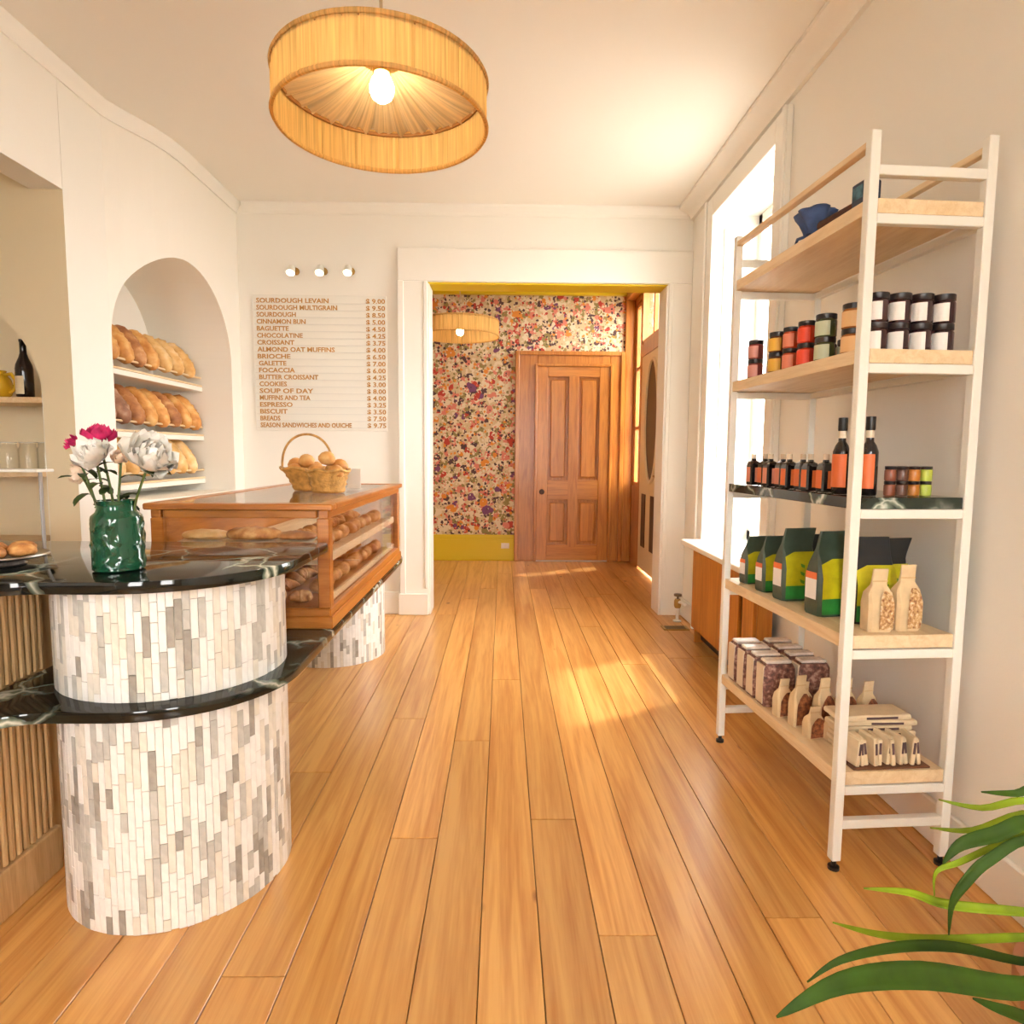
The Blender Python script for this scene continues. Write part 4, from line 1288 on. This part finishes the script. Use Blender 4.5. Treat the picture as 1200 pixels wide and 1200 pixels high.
for i, ((tx, e), pr) in enumerate(zip(LINES, PR)):
    zz = mh - (i + 0.5) * mh / 19
    part('menu_rail', MB().box(-mw / 2, mw / 2, -0.014, -0.008, zz - 0.021, zz - 0.016), RAILM, mbd)
    st = 85 if i < 9 else 90
    link('menu_line', text_mesh(tx, 0.046, zx(e) - zx(st)), mbd, (-mw / 2 + zx(st), -0.0095, zz - 0.0155), (pi / 2, 0, 0))
    link('price', text_mesh('$ ' + pr, 0.046, zx(690) - zx(600)), mbd, (-mw / 2 + zx(600), -0.0095, zz - 0.0155), (pi / 2, 0, 0))
SPOTE = mat('spot_lens', (1, 0.95, 0.85), 0.4, emit=(1.0, 0.85, 0.62), estr=5.0)
for k, px in enumerate((347, 380, 412)):
    q = at_y(px, 320, YB)
    t = thing('wall_spotlight', 'small white spotlight on the wall over the menu board', 'spotlight', (q.x, YB, q.z + 0.01), group='three spotlights over the menu')
    part('wall_plate', MB().lathe([(0.026, 0), (0.026, 0.01), (0.02, 0.014)], 16).xf(Matrix.Rotation(pi / 2, 4, 'X')), BRASS, t, smooth=40)
    part('arm', MB().tube([(0, -0.01, 0), (0, -0.06, 0.012), (0, -0.10, 0.0)], 0.006, 8), BRASS, t, smooth=50)
    hd = MB().lathe([(0.012, 0.035), (0.024, 0.03), (0.032, -0.03), (0.028, -0.03), (0.02, 0.02), (0.0, 0.02)], 18)
    part('head', hd, WHITEM, t, smooth=40, loc=(0, -0.11, -0.02), rot=(math.radians(-35), 0, 0))
    part('lens', MB().lathe([(0.0, -0.024), (0.027, -0.024)], 16), SPOTE, t, loc=(0, -0.11, -0.02), rot=(math.radians(-35), 0, 0))
    d = bpy.data.lights.new('spot_beam', 'SPOT')
    d.energy, d.color, d.spot_size, d.spot_blend, d.shadow_soft_size = 5.0, (1.0, 0.86, 0.66), math.radians(95), 0.9, 0.02
    lo = bpy.data.objects.new('spot_beam', d)
    COL.objects.link(lo); lo.parent = t
    lo.location = (0, -0.13, -0.055); lo.rotation_euler = (math.radians(-25), 0, 0)


# ================================================================== GOODS ON THE SHELVING UNIT
def lookup(name, col, rough=0.5, **k):
    return mat(name, col, rough, **k)


LIDB = mat('black_jar_lid', (0.018, 0.012, 0.012), 0.35)


def jar(label, u, v, z, r, h, content, lab, group, name='preserve_jar', lid=LIDB, larc=262):
    t = thing(name, label, 'jar', S(u, v, z), SA, group)
    part('jar_body', MB().lathe([(r * 0.9, 0), (r, 0.004), (r, h * 0.70), (r * 0.9, h * 0.77), (r * 0.88, h * 0.78)], 20), content, t, smooth=50)
    part('jar_lid', MB().lathe([(r * 0.95, h * 0.78), (r * 0.97, h * 0.79), (r * 0.97, h * 0.985), (r * 0.92, h), (0, h)], 20), lid, t, smooth=40)
    part('jar_label', MB().lathe([(r * 1.012, h * 0.06), (r * 1.012, h * 0.68)], 14, a0=math.radians(160), a1=math.radians(larc)), lab, t, smooth=50)
    return t


JAMD = mat('dark_berry_jam', (0.035, 0.01, 0.014), 0.12, coat=0.5)
grp = 'white-labelled jam jars in two layers'
for i, u in enumerate((0.09, 0.155, 0.22, 0.285)):
    for j in range(2):
        jar('dark jam jar with white label, %s layer of the block at the shelf end' % ('upper' if j else 'lower'), u, 0.075, LV[1] + 0.001 + j * 0.0805, 0.0305, 0.08, JAMD, LABELW, grp)
cols = [('pink', 0.715, 0.042, (0.62, 0.27, 0.22), (0.25, 0.05, 0.05), 0.028),
        ('yellow', 0.55, 0.045, (0.75, 0.42, 0.05), (0.15, 0.05, 0.02), 0.031),
        ('orange-red', 0.46, 0.045, (0.72, 0.22, 0.12), (0.45, 0.06, 0.02), 0.026),
        ('bright red', 0.36, 0.045, (0.75, 0.06, 0.02), (0.5, 0.03, 0.01), 0.028),
        ('pale green', 0.255, 0.048, (0.50, 0.53, 0.36), (0.05, 0.06, 0.02), 0.031),
        ('peach', 0.115, 0.048, (0.78, 0.48, 0.22), (0.35, 0.12, 0.03), 0.031)]
for nm, v, u, lc, cc, r in cols:
    for j in range(2):
        jar('preserve jar with a %s label, %s of a stacked pair' % (nm, 'upper' if j else 'lower'), u, v, LV[1] + 0.001 + j * 0.0705, r, 0.07, mat('content_' + nm, cc, 0.15, coat=0.4), mat('label_' + nm, lc, 0.5), 'stacked pairs of coloured preserve jars')
    jar('preserve jar with a %s label in the second row behind its twins' % nm, u + 0.085, v + 0.02, LV[1] + 0.001, r, 0.07, MATS['content_' + nm], MATS['label_' + nm], 'second row of preserve jars')

# small syrup flasks and tall bottles on the marble shelf
DKL = mat('dark_syrup', (0.010, 0.007, 0.008), 0.1, coat=0.4)
ORL = mat('orange_label', (0.74, 0.16, 0.04), 0.5)
SAL = mat('salmon_label', (0.72, 0.26, 0.16), 0.5)
CLN = clear_glass('bottle_neck_glass', (0.9, 0.88, 0.84))


def flask(u, v, lab, labm):
    t = thing('syrup_flask', lab, 'bottle', S(u, v, LV[2] + 0.001), SA, 'square syrup flasks on the marble shelf')
    a = 0.021
    rings = []
    for s_, z in ((0.9, 0), (1, 0.004), (1, 0.075), (0.8, 0.088), (0.36, 0.094), (0.34, 0.10)):
        q = a * s_
        c = q * 0.25
        rings.append([(q - c, -q, z), (q, -q + c, z), (q, q - c, z), (q - c, q, z), (-q + c, q, z), (-q, q - c, z), (-q, -q + c, z), (-q + c, -q, z)])
    part('flask_body', MB().loft(rings), DKL, t, smooth=30)
    part('flask_cap', MB().lathe([(0.009, 0.10), (0.009, 0.118), (0.0, 0.118)], 12), mat('pale_cap', (0.62, 0.50, 0.36), 0.4), t, smooth=40)
    part('flask_label', MB().box(-a - 0.0008, -a, -a * 0.75, a * 0.75, 0.012, 0.068).box(-a * 0.2, a * 0.5, -a - 0.0006, -a, 0.012, 0.066), labm, t)


for i in range(8):
    flask(0.05 + 0.012 * (i % 2), 0.71 - i * 0.067, 'square dark syrup flask with a %s label in the front row' % ('salmon' if i in (0, 2, 3) else 'bright orange'), SAL if i in (0, 2, 3) else ORL)
for u, v, lab in ((0.058, 0.155, 'tall dark bottle with orange label and black cap beside the flasks'), (0.098, 0.085, 'tall dark bottle with orange label and black cap beside the spice jars')):
    t = thing('tall_bottle', lab, 'bottle', S(u, v, LV[2] + 0.001), SA, 'two tall syrup bottles')
    part('bottle_body', MB().lathe([(0.022, 0), (0.024, 0.004), (0.024, 0.125), (0.018, 0.143), (0.0105, 0.155), (0.0105, 0.165)], 18), DKL, t, smooth=50)
    part('bottle_neck', MB().lathe([(0.0105, 0.165), (0.0105, 0.186)], 14), mat('cream_neck_band', (0.75, 0.66, 0.5), 0.5), t, smooth=50)
    part('bottle_cap', MB().lathe([(0.012, 0.186), (0.013, 0.19), (0.013, 0.225), (0.0, 0.226)], 16), BLACK, t, smooth=40)
    part('bottle_label', MB().lathe([(0.0247, 0.02), (0.0247, 0.118)], 14, a0=math.radians(150), a1=math.radians(275)), ORL, t, smooth=50)
sp = [('rust', (0.22, 0.06, 0.025)), ('brown', (0.12, 0.05, 0.03)), ('amber', (0.45, 0.16, 0.02)), ('lime green', (0.42, 0.50, 0.06))]
for i, (nm, cc) in enumerate(sp):
    for j in range(2):
        jar('small spice jar with %s contents, %s of a stacked pair on the marble shelf' % (nm, 'upper' if j else 'lower'), 0.155 + i * 0.036, 0.07, LV[2] + 0.001 + j * 0.0425, 0.0155, 0.042, mat('spice_' + nm, cc, 0.3), mat('spice_label_' + nm, tuple(min(1, c * 1.1 + 0.03) for c in cc), 0.5), 'spice jars on the marble shelf', 'spice_jar', larc=235)

# ---------------- coffee bags
BAGD = mat('dark_green_bag', (0.05, 0.075, 0.05), 0.35, var=0.15, vscale=30)
BAGK = mat('black_bag_top', (0.014, 0.016, 0.018), 0.35)
BAGY = mat('lime_yellow_print', (0.55, 0.50, 0.01), 0.4, var=0.15, vscale=25)
BAGG = mat('green_print', (0.03, 0.24, 0.04), 0.4, var=0.25, vscale=25)
BAGF = mat('leaf_print', (0.10, 0.30, 0.02), 0.4)


def bagbody(w, d, h, top_w=0.98, lean=0.0, fold=0.0):
    rings = []
    for f, dw, dd, off in ((0, 0.94, 0.94, 0), (0.03, 1, 1, 0), (0.45, 1.03, 1.05, 0), (0.62, 1.0, 0.72, 0.1), (0.74, top_w, 0.30, 0.3), (0.80, top_w, 0.16, 0.5), (0.90, top_w, 0.13, 0.8), (1.0, top_w, 0.12, 1.1)):
        x, y = w * dw / 2, d * dd / 2
        ox = lean * off
        z = h * f
        c = min(x, y) * 0.3
        rings.append([(x + ox, -y + c, z), (x + ox, y - c, z), (x - c + ox, y, z), (-x + c + ox, y, z), (-x + ox, y - c, z), (-x + ox, -y + c, z), (-x + c + ox, -y, z), (x - c + ox, -y, z)])
    return MB().loft(rings)


def coffee_bag(label, u, v, rz, h=0.245, w=0.125, d=0.075, front=True, dark=False, lean=0.02):
    t = thing('coffee_bag', label, 'bag', S(u, v, LV[3] + 0.001), SA + rz, 'green and yellow coffee bags')
    part('bag_body', bagbody(w, d, h, lean=lean), BAGK if dark else BAGD, t, smooth=35)
    y = -d / 2 * 1.055
    if front:
        e_ = 0.0015
        xs0, xs1 = -w * 0.47, w * 0.485
        p = MB().add([(xs0, y - e_, h * 0.20), (xs1, y - e_, h * 0.20), (xs1, y - e_, h * 0.46), (xs0, y - e_, h * 0.46)], [(0, 1, 2, 3)])
        p.add([(xs0, y - e_, h * 0.46), (xs1, y - e_, h * 0.46), (xs1 + lean * 0.1, -d * 0.375 - e_, h * 0.62), (xs0 + lean * 0.1, -d * 0.375 - e_, h * 0.62)], [(0, 1, 2, 3)])
        p.add([(xs0 + lean * 0.1, -d * 0.375 - e_, h * 0.62), (xs1 + lean * 0.1, -d * 0.375 - e_, h * 0.62), (xs1 + lean * 0.2, -d * 0.27 - e_, h * 0.68), (xs0 + w * 0.3 + lean * 0.2, -d * 0.27 - e_, h * 0.68)], [(0, 1, 2, 3)])
        part('printed_panel', p, BAGY, t, label='yellow printed panel')
        part('green_band', MB().add([(xs0, y - 0.0022, h * 0.035), (xs1, y - 0.0022, h * 0.035), (xs1, y - 0.0022, h * 0.22), (xs0, y - 0.0022, h * 0.22)], [(0, 1, 2, 3)]), BAGG, t, label='green printed band')
        lf = MB()
        for k in range(5):
            cx_, cz_ = w * (0.10 + 0.05 * (k % 2)), h * (0.24 + 0.055 * k)
            lf.add([(cx_, y - 0.0028, cz_), (cx_ + 0.012 * (1 if k % 2 else -1), y - 0.0028, cz_ + 0.006), (cx_ + 0.016 * (1 if k % 2 else -1), y - 0.0028, cz_ + 0.018), (cx_ + 0.003, y - 0.0028, cz_ + 0.010)], [(0, 1, 2, 3)])
        part('leaf_print', lf, BAGF, t)
    x = -w / 2 * 1.04
    sl = part('side_label', MB().box(x - 0.0012, x, -d * 0.30, d * 0.30, h * 0.20, h * 0.44), LABELW, t, label='white label')
    part('label_stripe', MB().box(x - 0.0014, x, -d * 0.30, d * 0.30, h * 0.44, h * 0.52), ORL, sl, label='orange label stripe')
    return t


coffee_bag('short green coffee bag farthest along the shelf, next to the window', 0.085, 0.745, 0.13, h=0.185, w=0.10, d=0.06)
coffee_bag('green coffee bag second from the window end', 0.085, 0.595, 0.13, h=0.205, w=0.11, d=0.065)
coffee_bag('green coffee bag with folded top in the middle of the shelf', 0.092, 0.46, 0.13, h=0.25, w=0.12)
coffee_bag('dark coffee bag pushed back behind the middle one', 0.235, 0.53, 0.13, h=0.22, dark=True)
coffee_bag('large yellow and green coffee bag beside the front post', 0.105, 0.25, 0.13, h=0.265, w=0.14, d=0.085)
coffee_bag('yellow coffee bag with a black top behind the kraft bags', 0.165, 0.15, 0.0, h=0.26, w=0.13, d=0.07, dark=True, lean=-0.01)
coffee_bag('coffee bag with a tilted black top against the wall', 0.265, 0.225, 0.12, h=0.245, w=0.115, dark=True, lean=0.03)

# ---------------- kraft bags with windows
NUTS = crust('granola_mix', (0.22, 0.08, 0.03), (0.56, 0.33, 0.13), (0.80, 0.66, 0.45), scale=110)
CHOC = crust('candied_nuts', (0.10, 0.03, 0.015), (0.26, 0.08, 0.03), (0.42, 0.16, 0.06), scale=90)
KRW = mat('pale_kraft', (0.66, 0.49, 0.28), 0.75, var=0.1, vscale=25)


def kraft_bag(name, label, loc, rz, w, d, h, fill, group):
    t = thing(name, label, 'bag', loc, SA + rz, group)
    part('bag_body', bagbody(w, d, h, top_w=0.62, lean=0.006), KRW, t, smooth=35)
    y = -d / 2
    xl = -w * (0.43 if fill is CHOC else 0.12)
    f0, f1, f2 = y * 1.05 - 0.0025, y * 1.10 - 0.0025, y * 0.72 - 0.0025
    wn = MB()
    rows_ = [(0.05, xl, w * 0.44, f0), (0.20, xl, w * 0.47, f1), (0.45, xl * 0.95, w * 0.47, f1), (0.58, xl * 0.5, w * 0.40, (f1 + f2) / 2 - 0.001), (0.66, w * 0.08, w * 0.26, f2 + 0.002)]
    for (za, la, ra, ya), (zb, lb, rb, yb) in zip(rows_[:-1], rows_[1:]):
        wn.add([(la, ya, h * za), (ra, ya, h * za), (rb, yb, h * zb), (lb, yb, h * zb)], [(0, 1, 2, 3)])
    part('bag_window', wn, fill, t, label='clear window showing the contents')
    part('bag_seam', MB().box(-w * 0.31 + 0.004, w * 0.31 + 0.004, -d * 0.10, d * 0.10, h * 0.795, h * 0.815), KRAFT, t)
    return t


kraft_bag('kraft_bag', 'kraft bag of pale granola at the shelf edge in front of the coffee bags', S(0.125, 0.052, LV[3] + 0.001), 0.0, 0.072, 0.05, 0.18, NUTS, 'two granola bags')
kraft_bag('kraft_bag', 'kraft bag of darker nut mix nearer the wall, in front of the coffee bags', S(0.215, 0.06, LV[3] + 0.001), 0.0, 0.072, 0.05, 0.19, CHOC if False else NUTS, 'two granola bags')

# ---------------- bottom shelf
ZB = LV[4] + 0.001
CANDY = crust('dark_sweets', (0.07, 0.025, 0.02), (0.20, 0.075, 0.05), (0.45, 0.27, 0.20), scale=70)
CELLO = mat('cellophane_seal', (0.74, 0.66, 0.58), 0.25, var=0.15, vscale=60)
k = 0
for i in range(4):
    for j in range(2):
        t = thing('sweets_bag', 'square cellophane bag of dark sweets in the %s row of the block' % ('front' if j == 0 else 'rear'), 'bag', S(0.07 + j * 0.13, 0.755 - i * 0.082, ZB), SA, 'block of sweets bags')
        rings = []
        w_, d_, h_ = 0.115, 0.072, 0.155
        for f, s_ in ((0, 0.92), (0.05, 1), (0.5, 1.03), (0.9, 0.98), (1.0, 0.86)):
            rings.append([(w_ / 2 * s_ * sx, d_ / 2 * s_ * sy, h_ * f) for sx, sy in ((1, -0.8), (1, 0.8), (0.8, 1), (-0.8, 1), (-1, 0.8), (-1, -0.8), (-0.8, -1), (0.8, -1))])
        part('bag_body', MB().loft(rings), CANDY, t, smooth=50)
        part('bag_seal', MB().cbox(-w_ * 0.42, w_ * 0.42, -0.024, 0.024, h_ * 1.0, h_ * 1.0 + 0.012, 0.004), CELLO, t, label='folded clear seal')
        part('side_label', MB().box(-w_ / 2 - 0.003, -w_ / 2 + 0.004, -d_ * 0.35, d_ * 0.35, 0.01, h_ * 0.97), mat('cream_paper', (0.70, 0.58, 0.42), 0.6), t)
for i, (u, v, h, lab) in enumerate([(0.045, 0.405, 0.13, 'kraft bag with folded top beside the sweets block'), (0.105, 0.385, 0.125, 'kraft bag in the second row beside the sweets block'), (0.06, 0.325, 0.17, 'tall kraft bag of candied nuts in the middle of the bottom shelf'), (0.135, 0.31, 0.165, 'tall kraft bag of candied nuts in the second row'), (0.205, 0.30, 0.165, 'tall kraft bag of candied nuts in the third row'), (0.27, 0.285, 0.16, 'kraft bag of candied nuts against the wall'), (0.06, 0.235, 0.10, 'short kraft bag of candied nuts near the front post'), (0.115, 0.205, 0.105, 'short kraft bag of candied nuts beside the front post'), (0.175, 0.215, 0.10, 'short kraft bag of candied nuts behind the paper packets')]):
    kraft_bag('kraft_bag', lab, S(u, v, ZB), 0.15, 0.058, 0.042 if h > 0.11 else 0.04, h, CHOC, 'kraft bags of candied nuts')
PKT = mat('cream_packet', (0.70, 0.56, 0.36), 0.6, var=0.08, vscale=30)
PKD = mat('packet_print', (0.10, 0.05, 0.05), 0.5)
# tray with upright packets
tr = thing('packet_tray', 'low dark tray holding upright paper packets', 'tray', S(0.075, 0.05, ZB), SA)
part('tray_floor', MB().cbox(-0.02, 0.215, -0.04, 0.045, 0.0, 0.006, 0.002), mat('dark_tray', (0.16, 0.06, 0.025), 0.5), tr)
for i in range(11):
    u = 0.068 + i * 0.0195
    t = thing('paper_packet', 'cream paper packet standing upright in the dark tray', 'packet', S(u, 0.05 + 0.004 * (i % 3), ZB + 0.007), SA + random.uniform(-0.15, 0.15), 'upright packets in the tray')
    pk = part('packet', MB().cbox(-0.006, 0.006, -0.034, 0.034, 0.0, 0.078 + 0.006 * (i % 2), 0.002), PKT, t, rot=(0, 0.16 * random.uniform(-1, 1), 0))
    part('packet_print', MB().box(-0.0035, 0.0035, -0.0346, -0.034, 0.034, 0.068), PKD, pk)
for i in range(7):
    t = thing('paper_packet', 'cream paper packet lying flat in the stack behind the tray', 'packet', S(0.19 + random.uniform(-0.012, 0.012), 0.15, ZB + 0.0005 + i * 0.0172), SA + random.uniform(-0.08, 0.08), 'flat stack of packets')
    part('packet', MB().cbox(-0.115, 0.115, -0.045, 0.045, 0.0, 0.0165, 0.004), PKT, t)
    part('packet_print', MB().box(-0.03, 0.07, -0.0456, -0.045, 0.005, 0.012), PKD, t)

# ---------------- top shelf
ZT = LV[0] + 0.001
BLUE = mat('indigo_cloth', (0.055, 0.10, 0.24), 0.8, var=0.35, vscale=25)
t = thing('blue_cloth_bag', 'indigo cloth bag slumped over the edge of the top shelf', 'cloth bag', S(0.055, 0.36, ZT), SA)
part('bag_cloth', MB().lathe([(0.022, 0.0), (0.026, 0.012), (0.030, 0.035), (0.040, 0.058), (0.052, 0.076), (0.060, 0.090), (0.052, 0.096), (0.03, 0.088), (0.0, 0.080)], 40, wob=lambda a, z: 1 + 0.10 * sin(3 * a + 1) + 0.05 * sin(8 * a) + (0.12 * sin(5 * a + 40 * z) if z > 0.03 else 0)), BLUE, t, smooth=60)
part('bag_tie', MB().tube([(0.024 * cos(2 * pi * k / 16), 0.024 * sin(2 * pi * k / 16), 0.02) for k in range(16)], 0.004, 6, True), mat('navy_cord', (0.02, 0.03, 0.07), 0.8), t, smooth=60)
part('bag_strap', MB().tube([(-0.02, 0.01, 0.02), (-0.03, 0.05, 0.022), (-0.02, 0.08, 0.012), (-0.005, 0.10, 0.004)], 0.005, 6), BLUE, t, smooth=60)
o = part('placemat_roll', MB().lathe([(0.0, -0.085), (0.010, -0.085), (0.012, -0.08), (0.018, 0.08), (0.015, 0.085), (0.0, 0.085)], 14).xf(SRV @ Matrix.Translation((0.035, 0.20, ZT + 0.0185)) @ Matrix.Rotation(-pi / 2, 4, 'X')), mat('dark_brown_cloth', (0.075, 0.022, 0.012), 0.8, var=0.3, vscale=40), None, smooth=50)
tag(o, 'dark brown rolled cloth lying along the top shelf', 'rolled cloth')
t = thing('blue_box', 'dark blue printed box near the front post on the top shelf', 'box', S(0.035, 0.075, ZT), SA + 0.05)
part('box_body', MB().cbox(-0.02, 0.03, -0.028, 0.028, 0, 0.066, 0.004), mat('navy_box', (0.02, 0.035, 0.07), 0.45), t)
part('box_print', MB().box(-0.0212, -0.02, -0.02, 0.02, 0.02, 0.055), mat('teal_print', (0.05, 0.16, 0.22), 0.5, var=0.6, vscale=40), t)

# ================================================================== PLANT
LFM = mat('lily_leaf', (0.03, 0.070, 0.004), 0.6, spec=0.2, var=0.35, vscale=14)
LFL = mat('young_leaf', (0.20, 0.28, 0.008), 0.6, spec=0.2, var=0.3, vscale=14)
pl = thing('potted_plant', 'strappy green leaved plant in a floor pot by the wall', 'plant', (1.06, 1.0, 0))
part('pot', MB().lathe([(0.10, 0), (0.105, 0.006), (0.135, 0.25), (0.145, 0.252), (0.145, 0.285), (0.13, 0.285), (0.12, 0.25), (0, 0.25)], 32), mat('terracotta', (0.42, 0.16, 0.07), 0.7), pl, smooth=40)
part('soil', MB().lathe([(0.0, 0.256), (0.122, 0.254)], 24), SUB, pl)


def blade(pix, wmax, m_, base=(0.0, 0.0, 0.27), droop=0.0):
    """pix: (px, py, distance y, ...) from the tip inwards; finished by a stalk to the pot"""
    P_ = []
    for px, py, yy in pix:
        q = at_y(px, py, yy)
        P_.append(q - Vector((1.06, 1.0, 0)))
    P_.append((P_[-1] + Vector(base)) * 0.5 + Vector((0.03, 0, 0.06)))
    P_.append(Vector(base))
    # smooth
    pts = []
    n = len(P_)
    for i in range(n - 1):
        p0, p1, p2, p3 = P_[max(i - 1, 0)], P_[i], P_[i + 1], P_[min(i + 2, n - 1)]
        for k in range(5):
            t_ = k / 5
            pts.append(0.5 * ((2 * p1) + (p2 - p0) * t_ + (2 * p0 - 5 * p1 + 4 * p2 - p3) * t_ ** 2 + (3 * p1 - p0 - 3 * p2 + p3) * t_ ** 3))
    pts.append(P_[-1])
    N_ = len(pts)
    mb = MB()
    vs, fs = [], []
    for i, p in enumerate(pts):
        tg = (pts[min(i + 1, N_ - 1)] - pts[max(i - 1, 0)]).normalized()
        view = (CAM - (p + Vector((1.06, 1.0, 0)))).normalized()
        side = Vector((0.15, -0.75, 0.65)).cross(tg).normalized()
        nrm = tg.cross(side)
        s_ = i / (N_ - 1)
        wd = wmax * (sin(pi * min(1, s_ * 1.15 + 0.0)) ** 0.75 if s_ < 0.8 else 0.2) * 0.5
        wd = max(wd, 0.0012 if s_ < 0.5 else 0.003)
        for c_ in (-1, -0.5, 0, 0.5, 1):
            vs.append(p + side * (wd * c_) + nrm * (wd * 0.28 * abs(c_)))
    for i in range(N_ - 1):
        for c_ in range(4):
            fs.append((i * 5 + c_, (i + 1) * 5 + c_, (i + 1) * 5 + c_ + 1, i * 5 + c_ + 1))
    mb.add(vs, fs)
    o = part('leaf', mb, m_, pl, smooth=60)
    md = o.modifiers.new('thickness', 'SOLIDIFY'); md.thickness = 0.0008
    return o


blade([(910, 1192, 0.78), (985, 1152, 0.80), (1080, 1143, 0.83), (1200, 1158, 0.88)], 0.034, LFM, (-0.03, -0.03, 0.27))
blade([(946, 1151, 0.95), (985, 1125, 0.95), (1050, 1110, 0.96), (1120, 1110, 0.97), (1210, 1128, 0.98)], 0.016, LFM, (-0.01, -0.02, 0.27))
blade([(976, 1081, 1.0), (1030, 1095, 1.0), (1100, 1101, 1.0), (1210, 1098, 1.0)], 0.014, LFL, (0, 0, 0.27))
blade([(1012, 1041, 1.05), (1065, 1046, 1.04), (1110, 1060, 1.03), (1210, 1070, 1.0)], 0.016, LFL, (-0.02, 0.02, 0.27))
blade([(1105, 1012, 1.0), (1125, 990, 1.0), (1165, 978, 1.0), (1215, 966, 1.0)], 0.024, LFM, (0, 0.01, 0.27))
blade([(1100, 937, 1.1), (1150, 947, 1.08), (1215, 942, 1.05)], 0.012, LFL, (0.02, 0.02, 0.27))
blade([(1150, 928, 1.05), (1190, 930, 1.05), (1230, 926, 1.03)], 0.014, LFM, (0.03, 0.0, 0.27))
blade([(1112, 1096, 1.0), (1115, 1060, 1.0), (1130, 1035, 1.0), (1158, 1008, 1.0), (1215, 985, 1.0)], 0.018, LFM, (0.01, -0.02, 0.27))
blade([(1095, 1050, 1.03), (1097, 1022, 1.03), (1125, 1010, 1.03), (1170, 990, 1.03), (1220, 975, 1.02)], 0.010, LFL, (0.02, 0.0, 0.27))
blade([(1090, 970, 1.1), (1140, 973, 1.08), (1215, 955, 1.05)], 0.012, LFL, (0.02, 0.03, 0.27))
blade([(1140, 1170, 0.9), (1180, 1185, 0.9), (1230, 1195, 0.92)], 0.02, LFM, (0.0, -0.04, 0.27))
for k in range(10):   # leaves rising outside the picture
    a = random.uniform(-0.9, 1.4)
    top_ = Vector((0.16 * cos(a), 0.18 * sin(a), 0.55 + 0.2 * random.random()))
    base = Vector((0.04 * cos(a), 0.04 * sin(a), 0.26))
    mid = (base + top_) * 0.5 + Vector((0, 0, 0.12))
    pts = [base.lerp(mid, i / 6) .lerp(mid.lerp(top_, i / 6), i / 6) for i in range(7)]
    sd = Vector((-sin(a), cos(a), 0))
    mb = MB()
    vs = [q + sd * (0.018 * sin(pi * (0.08 + 0.9 * i / 6)) * c_) for i, q in enumerate(pts) for c_ in (-1, 0, 1)]
    mb.add(vs, [(i * 3 + c_, i * 3 + c_ + 1, i * 3 + c_ + 4, i * 3 + c_ + 3) for i in range(6) for c_ in (0, 1)])
    part('leaf', mb, LFM, pl, smooth=60)
